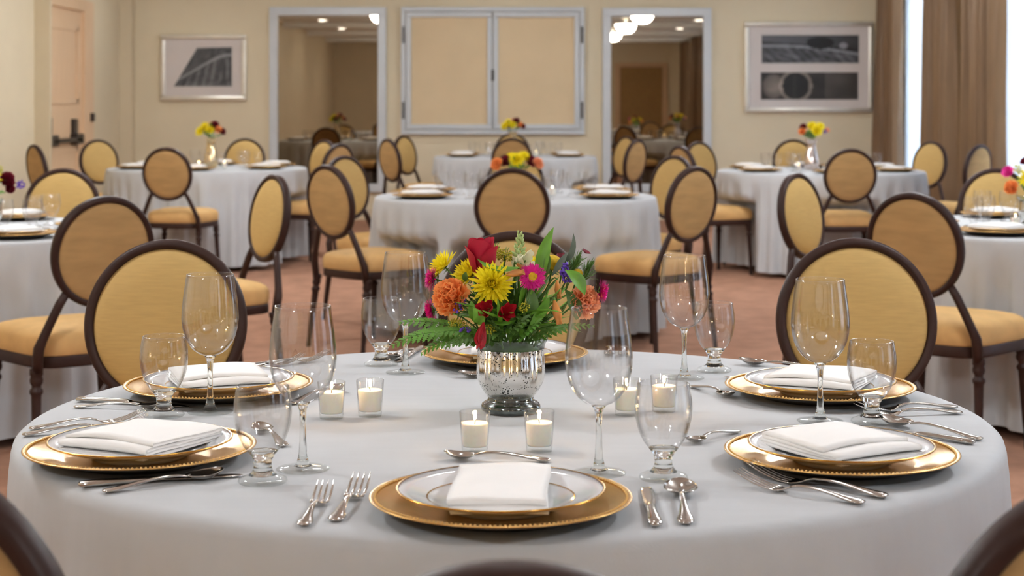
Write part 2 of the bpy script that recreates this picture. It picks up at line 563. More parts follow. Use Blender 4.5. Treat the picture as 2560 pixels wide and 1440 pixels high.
# double-door wall cabinet
cb = link('wall_cabinet', None, None, Matrix.Translation((wx(1232), YB, wz(336))))
tag(cb, 'wide shallow wall cabinet with two beige doors in pale grey frames', 'cabinet')
cx0, cx1, ch = wx(1003) - wx(1232), wx(1461) - wx(1232), wz(18) - wz(336)
for me in frame_rect(cx0, cx1, 0, ch, .05, -.07, -.002, M_GREYFRAME):
    link('frame_rail', me, cb)
for a, b, hg in ((cx0 + .055, -.004, cx0 + .028), (.004, cx1 - .055, cx1 - .028)):
    dr = link('cabinet_door', m1('cabinet_door', g_box(a + .02, b - .02, -.05, -.004, .075, ch - .075), M_PANEL, False), cb)
    for me in frame_rect(a, b, .055, ch - .055, .055, -.078, -.03, M_GREYFRAME, .008):
        link('door_rail', me, dr)
    for z in (.26, ch - .3):
        link('hinge', bbox('hinge', (hg - .012, hg + .012, -.082, -.06, z - .09, z + .09), M_DARKMETAL, .004), dr)
link('lock', bbox('lock', (-.014, .014, -.09, -.07, ch * .42, ch * .42 + .12), M_DARKMETAL, .004), cb)

def vnoise(x, y, s=0):
    def h(i, j):
        n = math.sin(i * 127.1 + j * 311.7 + s * 74.7) * 43758.5453
        return n - math.floor(n)
    i, j = math.floor(x), math.floor(y)
    a, b = x - i, y - j
    a, b = a * a * (3 - 2 * a), b * b * (3 - 2 * b)
    return (h(i, j) * (1 - a) + h(i + 1, j) * a) * (1 - b) + (h(i, j + 1) * (1 - a) + h(i + 1, j + 1) * a) * b

m, nt, p = new_mat('art_print')
ca = nt.nodes.new('ShaderNodeAttribute'); ca.attribute_name = 'ink'
nt.links.new(ca.outputs['Color'], p.inputs['Base Color'])
p.inputs['Roughness'].default_value = .6
M_PRINT = m

def print_mesh(name, shape, ink, nu=72, nv=40):
    v, f = g_grid(lambda u, w: shape(u, w), nu, nv)
    me = MB().add(v, f).mesh(name, M_PRINT, False)
    at_ = me.color_attributes.new('ink', 'FLOAT_COLOR', 'POINT')
    k = 0
    for j in range(nv + 1):
        for i in range(nu + 1):
            c = ink(i / nu, j / nv)
            at_.data[k].color = (c[0], c[1], c[2], 1)
            k += 1
    return me

def ink_arches(u, v):
    g = .05 + .10 * vnoise(u * 14, v * 9, 1) + .06 * vnoise(u * 40, v * 30, 2)
    d = v - (.18 + .62 * math.sin(min(1, u * 1.05) * PI * .52))
    if abs(d) < .045: g += .35
    if d < -.05:
        s = (u * 7 + .4 * v) % 1
        g += .16 * (abs(s - .5) < .16) * (vnoise(u * 20, v * 4, 3) > .35)
    if v < .12: g += .12 * vnoise(u * 9, 1, 5)
    g *= .55
    return (g, g, g * 1.02)

def ink_road(u, v):
    g = .012 + .03 * vnoise(u * 9, v * 5, 7)
    if v > .78 - .25 * u: g += .12 * (1 - u) + .03
    c1 = .62 - .32 * u + .1 * math.sin(u * 3)
    if abs(v - c1) < .045: g += .42
    if v < c1 - .05:
        s = (u * 11 + v * 3) % 1
        g += .34 * max(0, vnoise(u * 16 + v * 9, v * 8 - u * 5, 8) - .45) + .03 + .10 * (abs(s - .5) < .12)
    if (u - .6) ** 2 / .02 + (v - .72) ** 2 / .05 < 1: g = .008
    if (u - .84) ** 2 / .002 + (v - .62) ** 2 / .012 < 1: g += .4
    g *= .55
    return (g, g, g * 1.08)

def ink_wheels(u, v):
    g = .016 + .03 * vnoise(u * 6, v * 4, 11)
    t = (1.15, .95, .8)
    d = (u - .13) ** 2 / .013 + (v - .48) ** 2 / .2
    if d < 1: g += .32 * (1 - d * .6) * (.6 + .4 * vnoise(u * 10, v * 6, 12))
    d2_ = math.hypot((u - .36) / .17, (v - .5) / .6)
    if .82 < d2_ < 1.0: g += .26
    if d2_ < .82: g = .01 + .015 * (abs(u - .35) < .02)
    if u > .66: g += .09 * vnoise(u * 5, v * 3, 13)
    g *= .6
    return (g * t[0], g * t[1], g * t[2])

def picture(l, r, t, b, label, prints):
    x0, x1, z0, z1 = wx(l), wx(r), wz(b), wz(t)
    xc = (x0 + x1) / 2
    e = link('framed_picture', None, None, Matrix.Translation((xc, YB, z0)))
    tag(e, label, 'picture', 'framed prints on the back wall')
    hw, h = (x1 - x0) / 2, z1 - z0
    for me in frame_rect(-hw, hw, 0, h, .052, -.055, -.002, M_SILVERFRAME, .014):
        link('frame_rail', me, e)
    link('mat_board', m1('mat_board', g_box(-hw + .04, hw - .04, -.028, -.004, .04, h - .04), M_MAT, False), e)
    for (q, ink) in prints:
        pts = [(wx(px) - xc, wz(py) - z0) for px, py in q]          # bl, br, tr, tl
        def shape(u, w, p=pts):
            bx = p[0][0] + (p[1][0] - p[0][0]) * u; bz = p[0][1] + (p[1][1] - p[0][1]) * u
            tx = p[3][0] + (p[2][0] - p[3][0]) * u; tz = p[3][1] + (p[2][1] - p[3][1]) * u
            return (bx + (tx - bx) * w, -.0295, bz + (tz - bz) * w)
        link('print', print_mesh('print', shape, ink), e)

picture(402, 617, 86, 252, 'black and white arch print in silver frame beside the exit door', [([(436, 216), (581, 216), (581, 118), (494, 120)], ink_arches)])
picture(1860, 2182, 54, 282, 'two dark panoramic prints stacked in one wide silver frame',
        [([(1903, 158), (2146, 158), (2146, 88), (1903, 88)], ink_road), ([(1901, 249), (2144, 249), (2144, 181), (1901, 181)], ink_wheels)])


# ------------------------------------------------------------------ ceiling lights
bowl_me = m1('glass_bowl', g_lathe([(0, -.16), (.06, -.155), (.11, -.135), (.15, -.09), (.175, -.03), (.18, 0)], 24), M_BOWL)
rim_me = m1('metal_rim', g_lathe([(.178, -.012), (.19, -.008), (.19, .008), (.178, .012)], 24), M_SILVERFRAME)
rod_me = m1('hanger', g_tube([(0, 0, 0), (0, 0, .10)], .012, 8), M_SILVERFRAME)
cap_me = m1('ceiling_cap', g_lathe([(0, .09), (.07, .09), (.07, .11), (0, .115)], 24), M_SILVERFRAME)
lamp_pos = ['second from the back wall', 'third from the back wall', 'fourth from the back wall', 'fifth from the back wall']
for s, side in ((-1, 'inner wall'), (1, 'window wall')):
    for k, y in enumerate((14.6, 10.95, 7.3, 3.5, -.3)):
        spawn('ceiling_lamp', [('glass_bowl', bowl_me), ('metal_rim', rim_me), ('hanger', rod_me), ('ceiling_cap', cap_me)],
              place(1.95 * s, y, ZC - .115), 'glowing bowl ceiling lamp in the %s row, %s of five' % (side, ('first', 'second', 'third', 'fourth', 'last')[k]), 'lamp', 'bowl ceiling lamps')
disc_me = m1('lens', g_lathe([(0, -.006), (.088, -.006)], 20), M_SPOT)
ring_me = m1('trim_ring', g_lathe([(.088, 0), (.088, -.01), (.112, -.008), (.116, 0)], 24), M_CEIL)
for sx, nm in ((-3.35, 'inner wall'), (0.0, 'middle'), (3.3, 'window wall')):
    for k, y in enumerate((3.0, 6.4, 9.8, 13.2, 16.9)):  # last row is unseen, added close to the back wall to brighten it
        spawn('downlight', [('lens', disc_me), ('trim_ring', ring_me)], place(sx, y, ZC), 'small round recessed downlight, %s row, number %s of five' % (nm, ('one', 'two', 'three', 'four', 'five')[k]), 'downlight', 'recessed downlights')


# ------------------------------------------------------------------ chairs
def outline(n=56):
    pts = []
    for i in range(n):
        a = 2 * PI * i / n
        c, s = math.cos(a), math.sin(a)
        e = .42
        x = math.copysign(abs(c) ** e, c); y = math.copysign(abs(s) ** e, s)
        hw = .218 + .018 * y
        pts.append((x * hw, .012 + y * .222 + (.012 * (1 - x * x) if y > 0 else 0)))
    return pts
OUT = outline()
def layered(layers, close=True):
    v, f = [], []
    n = len(OUT)
    for sc, z in layers:
        for x, y in OUT:
            v.append((x * sc, .012 + (y - .012) * sc, z))
    for k in range(len(layers) - 1):
        for i in range(n):
            j = (i + 1) % n
            f.append((k * n + i, k * n + j, (k + 1) * n + j, (k + 1) * n + i))
    if close:
        f.append(tuple(range(n))[::-1])
        f.append(tuple((len(layers) - 1) * n + i for i in range(n)))
    return v, f
seat_me = m1('seat', layered([(.965, .404), (.985, .412), (1.0, .43), (1.0, .45), (.985, .467), (.94, .481), (.86, .490), (.7, .498), (.45, .503), (.2, .505), (.03, .505)]), M_SEATVEL)
frame_me = m1('seat_frame', layered([(.96, .366), (.985, .368), (.99, .375), (.99, .402), (.98, .408), (.93, .408)]), M_CHAIRFRAME)
BT = R(9)                                     # recline of the round back
BC = Vector((0, -.265, .757))
def back_m():
    return Matrix.Translation(BC) @ Matrix.Rotation(BT, 4, 'X')
def ring():
    a, b = .173, .181
    v, f = [], []
    n, s = 72, 10
    for i in range(n):
        t = 2 * PI * i / n
        c = Vector((a * math.cos(t), 0, b * math.sin(t)))
        nrm = Vector((math.cos(t) / a, 0, math.sin(t) / b)).normalized()
        for k in range(s):
            q = 2 * PI * k / s
            e = .7
            cu = math.copysign(abs(math.cos(q)) ** e, math.cos(q)); sv = math.copysign(abs(math.sin(q)) ** e, math.sin(q))
            v.append(tuple(c + nrm * (.0125 * cu) + Vector((0, .018 * sv, 0))))
    for i in range(n):
        j = (i + 1) % n
        for k in range(s):
            l = (k + 1) % s
            f.append((i * s + k, j * s + k, j * s + l, i * s + l))
    return v, f
ring_back_me = MB().add(*ring(), back_m()).mesh('back_frame', M_CHAIRFRAME)
def pad(sign, material, dome):
    v, f = [], []
    n = 56
    rings = [(1.0, .004), (.985, .010), (.95, .014), (.85, .014 + dome * .45), (.65, .014 + dome * .75), (.4, .014 + dome * .95), (.15, .014 + dome)]
    for sc, y in rings:
        for i in range(n):
            t = 2 * PI * i / n
            v.append((.165 * sc * math.cos(t), y * sign, .173 * sc * math.sin(t)))
    for k in range(len(rings) - 1):
        for i in range(n):
            j = (i + 1) % n
            q = (k * n + i, k * n + j, (k + 1) * n + j, (k + 1) * n + i)
            f.append(q if sign < 0 else q[::-1])
    q = tuple((len(rings) - 1) * n + i for i in range(n))
    f.append(q if sign < 0 else q[::-1])
    return MB().add(v, f, back_m()).mesh('pad', material)
front_pad = pad(1, M_GOLDVEL, .016)
rear_pad = pad(-1, M_TANVEL, .006)
LEGP = [(0, 0), (.012, 0), (.0135, .015), (.0115, .03), (.014, .12), (.017, .27), (.0175, .285), (.0225, .292), (.0225, .302), (.016, .309), (.016, .316), (.0215, .326), (.0225, .336), (.019, .347), (.0225, .352), (.0225, .372), (0, .374)]
leg_me = []
for s, y, sp in ((-1, .178, .03), (1, .178, .03), (-1, -.192, -.12), (1, -.192, -.12)):
    v, f = g_lathe(LEGP, 14)
    v = [(x + s * (.196 if y > 0 else .205) + s * .02 * (1 - z / .374), yy + y + sp * (1 - z / .374) * .37, z) for x, yy, z in v]
    leg_me.append(m1('leg', (v, f), M_CHAIRFRAME))
post_me = []
for s in (-1, 1):
    pts = [(s * .205, -.2, .36), (s * .206, -.207, .41), (s * .205, -.212, .44), (s * .194, -.218, .47), (s * .168, -.226, .53), (s * .142, -.236, .588), (s * .117, -.245, .632)]
    post_me.append(m1('back_post', g_tube(pts, [.0185, .0185, .019, .0165, .0155, .0155, .014], 10), M_CHAIRFRAME))
CHAIR = [('seat', seat_me), ('seat_frame', frame_me), ('back_frame', ring_back_me), ('backrest', front_pad), ('back_panel', rear_pad)] + \
        [('leg', q) for q in leg_me] + [('back_post', q) for q in post_me]

T_MAIN, T_MID, T_FL, T_FC, T_FR, T_NL, T_NR = ('nearest table', 'middle table', 'far table by the exit door', 'far table below the grey cabinet',
                                               'far table by the brown drapes', 'table at the left edge', 'table at the right edge')
CH = [  # x, y of the round back, facing, table, place
    (0.005, 4.12, (0, -1), T_MAIN, 'behind the vase of flowers'), (-.79, 3.87, (.02, -1), T_MAIN, 'at its left back'), (.794, 3.91, (-.02, -1), T_MAIN, 'at its right back'),
    (0.0, 1.185, (0, 1), T_MAIN, 'at its front, only its top showing'), (-.552, 1.56, (.35, 1), T_MAIN, 'in the lower left corner'), (.515, 1.48, (-.3, 1), T_MAIN, 'in the lower right corner'),
    (0, 8.19, (0, 1), T_MID, 'at the front, back turned'), (-.92, 8.6, (.72, .69), T_MID, 'at the left front'), (-.98, 10.05, (.85, -.66), T_MID, 'at the left back'),
    (.887, 8.39, (-.75, .80), T_MID, 'at the right front'), (.95, 10.05, (-.85, -.66), T_MID, 'at the right back'), (0.02, 10.6, (0, -1), T_MID, 'at the back behind its flowers'),
    (-2.43, 11.95, (.18, 1), T_FL, 'at the front, back turned'), (-3.57, 12.75, (.80, .60), T_FL, 'at the left front'), (-3.51, 14.4, (.75, -.8), T_FL, 'at the left back'),
    (-2.35, 14.9, (-.05, -1), T_FL, 'under the arch print'), (-1.595, 14.26, (-.8, -.75), T_FL, 'at the right back'), (-1.34, 13.0, (-.9, .6), T_FL, 'at the right front'),
    (.0, 15.05, (0, 1), T_FC, 'at the front, back turned'), (.0, 17.35, (0, -1), T_FC, 'against the wall'), (-1.06, 14.75, (.85, .55), T_FC, 'at the left front'),
    (-1.02, 16.2, (.87, -.5), T_FC, 'at the left back'), (1.05, 14.5, (-.85, .55), T_FC, 'at the right front'), (1.05, 15.8, (-.87, -.5), T_FC, 'at the right back'),
    (2.32, 11.63, (-.02, 1), T_FR, 'at the front, back turned'), (2.41, 14.5, (0, -1), T_FR, 'under the double print'), (3.38, 13.72, (-.85, -.53), T_FR, 'at the right back'),
    (3.5, 12.75, (-.70, .71), T_FR, 'right front, lit by window'), (1.25, 12.4, (.9, .45), T_FR, 'at the left front'), (1.52, 13.67, (.65, -.76), T_FR, 'at the left back'),
    (-1.385, 5.74, (-.62, .78), T_NL, 'at its right front, back turned'), (-2.145, 8.08, (0, -1), T_NL, 'at its back'), (-1.06, 7.4, (-.84, -.54), T_NL, 'at its right back, side on'),
    (1.42, 5.97, (.65, .76), T_NR, 'at its left front, back turned'), (1.285, 7.53, (.78, -.63), T_NR, 'at its left back, side on'), (2.31, 8.08, (0, -1), T_NR, 'at its back'),
]
for x, y, (fx, fy), tb, pos in CH:
    l = math.hypot(fx, fy); fx /= l; fy /= l
    spawn('banquet_chair', CHAIR, place(x + fx * .265, y + fy * .265, 0, math.atan2(-fx, fy)),
          'gold round-back chair of the %s, %s' % (tb, pos), 'chair', 'round-back banquet chairs')


# ------------------------------------------------------------------ tables and cloths
def cloth_mesh(name, rad, seed, n_th=300, amp=.026, flare=.035, hem=.045, sub=16, chairs=(), org=(0, 0)):
    rr = random.Random(seed)
    comps = [(k, rr.uniform(.4, 1), rr.uniform(0, 6.3)) for k in (19, 24, 29, 35, 42)]
    tot = sum(c[1] for c in comps)
    low = [(k, rr.uniform(.5, 1), rr.uniform(0, 6.3)) for k in (3, 5, 8)]
    rows = [(0, TT, 0), (rad * .25, TT, 0), (rad * .5, TT, 0), (rad * .75, TT, 0), (rad - .05, TT, 0), (rad - .02, TT - .0005, 0), (rad - .009, TT - .003, 0), (rad - .002, TT - .009, 0), (rad + .001, TT - .02, .0)]
    z0 = TT - .02
    for k in range(1, sub + 1):
        t = k / sub
        rows.append((None, z0 + (hem - z0) * t, t))
    v, f, ring_ = [], [], []
    for r, z, t in rows:
        if r == 0:
            ring_.append([len(v)]); v.append((0, 0, z)); continue
        row = []
        for i in range(n_th):
            a = 2 * PI * i / n_th
            if r is None:
                fo = sum(w * math.cos(k * a + p + .5 * t) for k, w, p in comps) / tot * 1.9
                fo = .5 + .5 * math.tanh(fo * 2.0)
                lo = sum(w * math.cos(k * a + p) for k, w, p in low) / 3
                s = min(1, t * 3.4); s = s * s * (3 - 2 * s)
                rr_ = rad + .001 + (flare + amp) * t ** .7 + .012 * t * lo
                zz = z + (.012 * lo if t == 1 else 0)
            else:
                rr_, zz = r, z
            ca, sa = math.cos(a), math.sin(a)
            x, y = rr_ * ca, rr_ * sa
            if r is None:                     # seats pushed against the cloth press it inwards, folds run on over that
                k = max(0, min(1, (.553 - zz) / .03)); k = k * k * (3 - 2 * k)
                for cx, cy, fx, fy in chairs:
                    dx, dy = x + org[0] - cx, y + org[1] - cy
                    ly, lx = dx * fx + dy * fy, dx * fy - dy * fx
                    if -.5 < ly < .31 and abs(lx) < .44:
                        lim = .262 - max(0, abs(lx) - .245) ** 2 * 14
                        push = max(0, lim - ly) * k
                        x += fx * push; y += fy * push
                q = 2 * amp * (.45 + .55 * t) * s * fo
                x -= ca * q; y -= sa * q
            row.append(len(v)); v.append((x, y, zz))
        ring_.append(row)
    for A, B in zip(ring_, ring_[1:]):
        for i in range(n_th):
            j = (i + 1) % n_th
            if len(A) == 1:
                f.append((A[0], B[i], B[j]))
            else:
                f.append((A[i], B[i], B[j], A[j]))
    return MB().add(v, f).mesh(name, M_CLOTH)

top_me = m1('tabletop', g_lathe([(0, .715), (.755, .715), (.762, .722), (.762, .740), (.755, .746), (0, .746)], 64), M_WOOD)
col_me = m1('pedestal', g_tube([(0, 0, .02), (0, 0, .715)], .045, 16), M_DARKMETAL)
base_me = m1('base', g_lathe([(0, 0), (.26, 0), (.265, .01), (.1, .03), (0, .035)], 32), M_DARKMETAL)
TABLES = [(T_MAIN, -.005, 2.775), (T_MID, .02, 9.35), (T_FL, -2.39, 13.3), (T_FC, .03, 16.2), (T_FR, 2.33, 12.8), (T_NL, -2.27, 6.85), (T_NR, 2.27, 7.0)]
TC = {t: (x, y) for t, x, y in TABLES}
for k, (t, x, y) in enumerate(TABLES):
    seats = []
    for a, b, (fx, fy), tb, _ in CH:
        l = math.hypot(fx, fy)
        if tb == t:
            seats.append((a + fx / l * .265, b + fy / l * .265, fx / l, fy / l))
    cm = cloth_mesh('tablecloth', .782, 3, 480, .018, .014, .045, 24, seats, (x, y)) if k == 0 else cloth_mesh('tablecloth', .776, 11 + k, 480, .030, .030, .045, 22, seats, (x, y))
    spawn('banquet_table', [('tabletop', top_me), ('pedestal', col_me), ('base', base_me)],
          place(x, y, 0, k * .3), 'round pedestal table under the white cloth of the ' + t, 'table', 'round banquet tables')
    tag(link('tablecloth', cm, None, place(x, y)), 'floor length white linen cloth on the ' + t, 'tablecloth', 'white round tablecloths')


# ------------------------------------------------------------------ tableware
charger_me = m1('dish', g_lathe([(.1642, .0198), (.165, .0205), (.164, .0215), (.1605, .0212), (.156, .0195), (.139, .0150), (.121, .011), (.109, .0065), (.1, .0055), (0, .0055)], 128), M_GOLD)
under_me = m1('underside', g_lathe([(0, .003), (.098, .003), (.104, .001), (.110, .004), (.122, .0085), (.14, .0125), (.157, .0172), (.1635, .0192), (.1642, .0198)], 128), M_UNDER)
bd = MB()
NB = 170
for i in range(NB):
    a = 2 * PI * i / NB
    v, f = g_lathe([(0, -.0018), (.0019, -.0006), (.0019, .0009), (0, .0022)], 6)
    bd.add(v, f, Matrix.Translation((.1578 * math.cos(a), .1578 * math.sin(a), .0206)))
bead_me = bd.mesh('beading', M_GOLD)
CHARGER = [('dish', charger_me), ('underside', under_me), ('beading', bead_me, None, 'stuff')]
plate_me = m1('dish', g_lathe([(0, .002), (.062, .002), (.064, 0), (.068, 0), (.070, .003), (.085, .0085), (.094, .0105), (.115, .0165), (.129, .0215), (.1305, .0225), (.1295, .0236),
                              (.115, .0188), (.095, .0132), (.089, .0115), (.08, .0075), (.07, .0058), (0, .0055)], 128), M_PORC)
band_in = m1('inner_gold_band', g_lathe([(.0915, .01275), (.0930, .01325)], 128), M_BAND)
band_in.transform(Matrix.Translation((0, 0, .0003)))
band_out = m1('rim_gold_band', g_lathe([(.1282, .0238), (.1303, .0241), (.1314, .0232), (.1308, .0222)], 128), M_BAND)
for _m in (plate_me, band_in, band_out):
    _m.transform(Matrix.Diagonal((1, 1, 1.08, 1)))
PLATE = [('dish', plate_me), ('inner_gold_band', band_in), ('rim_gold_band', band_out)]

def shell(outer, th, floor_):
    """closed wall: outer profile from the pole up, then back down inside"""
    inner = [(max(0.0, r - th), z) for r, z in outer if z > floor_ and r > th * 1.5]
    top = outer[-1]
    return [(0, outer[0][1])] + outer + [(top[0] - th * .5, top[1] + th * .35)] + inner[::-1] + [(0, floor_)]
WINE_P = [(.010, .0945), (.020, .0985), (.029, .1055), (.0365, .1155), (.0420, .1275), (.0455, .1415), (.0470, .156), (.0462, .172), (.0442, .190), (.0418, .2075), (.0396, .2225), (.0390, .2285)]
GOB_P = [(.021, .0440), (.0265, .0510), (.0315, .0605), (.0355, .0715), (.0382, .0845), (.0391, .0970), (.0383, .1110), (.0362, .1240), (.0350, .1310)]
WINE = [('bowl', m1('bowl', g_lathe(shell(WINE_P, .0012, .0985)[1:-1], 72), M_SHELL)),
        ('stem', m1('stem', g_lathe([(0, .0025), (.0125, .0055), (.0085, .011), (.0058, .022), (.0045, .042), (.0042, .065), (.0050, .082), (.0068, .0895), (.0098, .0936), (.004, .0940), (0, .0940)], 28), M_SOLID)),
        ('foot', m1('foot', g_lathe([(0, .0006), (.0365, .0006), (.0375, .0014), (.0365, .0024), (.025, .0036), (.0125, .0062)], 48), M_FOOTCLEAR))]
GOB = [('bowl', m1('bowl', g_lathe(shell(GOB_P, .0020, .0515)[1:-1], 72), M_SHELL)),
       ('stem', m1('stem', g_lathe([(0, .009), (.019, .011), (.0135, .017), (.0118, .024), (.0125, .031), (.0160, .0375), (.0205, .0432), (.012, .0436), (0, .0436)], 32), M_SOLID)),
       ('foot', m1('foot', g_lathe([(0, .0008), (.0315, .0008), (.0335, .003), (.0325, .006), (.027, .0085), (.0195, .011)], 48), M_FOOTCLEAR))]
gob_far = m1('water_goblet', g_lathe([(0, .0008), (.0325, .001), (.033, .004), (.022, .009), (.0125, .02), (.0125, .03), (.02, .043), (.0305, .06), (.0385, .086), (.0391, .098), (.0352, .1275), (.0345, .1315)], 32), M_GLASS)

# votive candle
cup_me = m1('glass_cup', g_lathe([(.0, .0085), (.0175, .009), (.0186, .011), (.0220, .059), (.0225, .0598), (.0229, .0592), (.0193, .0045)], 40), M_CUP)
cupb_me = m1('cup_base', g_lathe([(0, .0005), (.0186, .0006), (.0191, .002), (.0188, .0082)], 40), M_FOOTCLEAR)
wax_me = m1('wax', g_lathe([(0, .0095), (.0170, .0095), (.0178, .012), (.0198, .0415), (.0192, .0432), (.012, .0425), (.004, .041), (0, .041)], 32), M_WAX)
wick_me = m1('wick', g_tube([(0, 0, .041), (.0004, 0, .045), (.0012, 0, .0485)], .0007, 6), M_WICK)
flame_me = m1('flame', g_lathe([(0, .0468), (.0017, .0482), (.0025, .0505), (.0022, .0535), (.0011, .0572), (0, .0605)], 12), M_FLAME)
CANDLE = [('glass_cup', cup_me), ('cup_base', cupb_me), ('wax', wax_me, None, None, [('wick', wick_me), ('flame', flame_me)])]
def candle(x, y, label, light=False):
    e = spawn('votive_candle', CANDLE, place(x, y, TT + .0004, random.uniform(0, 6)), label, 'candle', 'lit votive candles')
    if light:
        ld = bpy.data.lights.new('flame_light', 'POINT')
        ld.energy = .09; ld.color = (1, .62, .28); ld.shadow_soft_size = .004
        lo = bpy.data.objects.new('flame_light', ld)
        C.objects.link(lo); lo.parent = e; lo.location = (0, 0, .064)
    return e

# napkin: a strip folded back and forth, seen layered on its open side
def napkin_mesh(seed, wx_=.152, dy=.178, layers=4, gap=.0066, sag=.005, spread=.012):
    rr = random.Random(seed)
    path = []
    z = .0027
    for k in range(layers):
        d0 = -dy / 2 + spread * k * rr.uniform(.55, 1.1)
        d1 = dy / 2 - .004 * k
        seq = [d0 + (d1 - d0) * t for t in (0, .12, .3, .5, .7, .88, 1)]
        if k % 2:
            seq = seq[::-1]
        for i, s in enumerate(seq):
            path.append((s, z + gap * .12 * math.sin(i * 1.4 + k)))
        if k < layers - 1:
            e = 1 if k % 2 == 0 else -1
            s0 = seq[-1]
            for q in (.25, .5, .75):
                path.append((s0 + e * gap * .55 * math.sin(PI * q), z + gap * (.5 - .5 * math.cos(PI * q))))
        z += gap
    th = .0024
    n = len(path)
    nu = 14
    def P(i, u, off):
        s, zz = path[i]
        a, b = path[max(0, i - 1)], path[min(n - 1, i + 1)]
        tx, tz = b[0] - a[0], b[1] - a[1]
        l = math.hypot(tx, tz) or 1
        lv = zz / (gap * layers)
        x = (u - .5) * wx_ * (1 + .02 * lv)
        dr = -sag * lv * (2 * abs(u - .5)) ** 2.2
        wob = .0012 * math.sin(u * 7 + i * .5) * lv
        fan = 1 - .12 * max(0, min(1, (s + dy / 2) / dy))
        return (x + .006 * lv * math.sin(s * 20), s - tz / l * off, max(.0002, zz * fan + tx / l * off + dr + wob))
    v, f = [], []
    for side in (th, -th):
        for i in range(n):
            for k in range(nu + 1):
                v.append(P(i, k / nu, side))
    m_ = n * (nu + 1)
    for i in range(n - 1):
        for k in range(nu):
            a = i * (nu + 1) + k
            f.append((a, a + 1, a + nu + 2, a + nu + 1))
            b = a + m_
            f.append((b, b + nu + 1, b + nu + 2, b + 1))
        for k in (0, nu):
            a = i * (nu + 1) + k
            f.append((a, a + nu + 1, a + nu + 1 + m_, a + m_))
    for i in (0, n - 1):
        for k in range(nu):
            a = i * (nu + 1) + k
            f.append((a, a + 1, a + 1 + m_, a + m_))
    return MB().add(v, f).mesh('napkin', M_NAPKIN)
NAPS = [napkin_mesh(k) for k in range(4)]
nap_front = napkin_mesh(9, .117, .205, 4, .0054, .003, .003)

# ---- cutlery, lying along +Y from the handle end (y = 0)
def sweep_y(st, seg=10):
    return g_sweep([((x, y, z), (1, 0, 0), (0, 0, 1), a, b) for x, y, z, a, b in st], seg)
HAND = [(0, .0, .0032, .0015, .0008), (0, .002, .0032, .0068, .0018), (0, .008, .0034, .0098, .0024), (0, .018, .0040, .0100, .0026), (0, .032, .0055, .0074, .0025), (0, .05, .0080, .0052, .0023),
        (0, .07, .0104, .0040, .0021), (0, .09, .0116, .0034, .0020), (0, .108, .0110, .0033, .0019), (0, .120, .0085, .0038, .0018)]
fork_handle = m1('handle', sweep_y([(x, y * .9, z, a * 1.12, b) for x, y, z, a, b in HAND]), M_STEEL)
head = sweep_y([(0, .106, .0088, .0038, .0018), (0, .112, .0062, .0070, .0014), (0, .118, .0044, .0112, .0012), (0, .124, .0036, .0136, .0011), (0, .130, .0036, .0140, .0010)])
fork_head = m1('head', head, M_STEEL)
tines = []
for x in (-.0118, -.0040, .0040, .0118):
    tines.append(m1('tine', sweep_y([(x, .127, .0036, .0023, .0010), (x, .142, .0050, .0021, .0010), (x, .158, .0088, .0019, .0010), (x, .174, .0146, .0015, .0009), (x * .96, .1895, .0215, .0005, .0005)], 8), M_STEEL))
FORK = [('handle', fork_handle), ('head', fork_head, None, None, [('tine', t) for t in tines])]
def spoon_bowl(y0, hl, hw, dep):
    v, f = [], []
    n, rings = 28, 7
    for side in (0, 1):
        for k in range(rings + 1):
            r = k / rings
            for i in range(n):
                a = 2 * PI * i / n
                taper = 1 - .13 * math.sin(a)
                x = hw * r * math.cos(a) * taper
                y = y0 + hl + hl * r * math.sin(a)
                z = .0024 + dep * r ** 2.1 + (.004 * max(0, math.sin(a)) * r ** 2) - (0 if side else .0011)
                v.append((x, y, z))
        o = side * (rings + 1) * n
        for k in range(rings):
            for i in range(n):
                j = (i + 1) % n
                q = (o + k * n + i, o + k * n + j, o + (k + 1) * n + j, o + (k + 1) * n + i)
                f.append(q if side else q[::-1])
    o2 = (rings + 1) * n
    for i in range(n):
        j = (i + 1) % n
        f.append((rings * n + i, rings * n + j, o2 + rings * n + j, o2 + rings * n + i))
    return v, f
def spoon(l_handle, hl, hw, dep):
    k = l_handle / .12
    hd = [(x, y * k, z, a, b) for x, y, z, a, b in HAND]
    hd.append((0, l_handle + .006, dep + .0026, .0042, .0014))
    return [('handle', m1('handle', sweep_y(hd), M_STEEL)), ('bowl', m1('bowl', spoon_bowl(l_handle, hl, hw, dep), M_STEEL))]
TEASP = spoon(.105, .0235, .0165, .0065)
SOUP = spoon(.125, .029, .0205, .0080)
KNIFE = [('handle', m1('handle', sweep_y([(0, 0, .0045, .003, .002), (0, .003, .0045, .0088, .0038), (0, .02, .0048, .0098, .0043), (0, .05, .005, .0078, .0040), (0, .08, .005, .0068, .0038), (0, .098, .005, .0074, .0036), (0, .104, .005, .0060, .0026)]), M_STEEL)),
         ('blade', m1('blade', sweep_y([(0, .100, .005, .0055, .0018), (0, .108, .0046, .0080, .0011), (.001, .14, .0036, .0092, .0009), (.0015, .18, .0030, .0096, .0008), (.0015, .203, .0026, .0088, .0007), (.003, .213, .0024, .0055, .0005), (.005, .217, .0024, .0012, .0003)]), M_STEEL))]
LEN = {'dinner_fork': .1895, 'table_knife': .217, 'teaspoon': .152, 'soup_spoon': .183}
CUT = {'dinner_fork': FORK, 'table_knife': KNIFE, 'teaspoon': TEASP, 'soup_spoon': SOUP}
def cutlery(kind, a, b, label, z=0.0):
    d = Vector((b[0] - a[0], b[1] - a[1]))
    sc = max(.86, min(1.08, d.length / LEN[kind]))
    spawn(kind, CUT[kind], place(a[0], a[1], TT + .0006 + z, math.atan2(-d.x, d.y), sc), label, kind.split('_')[-1], 'polished steel cutlery')

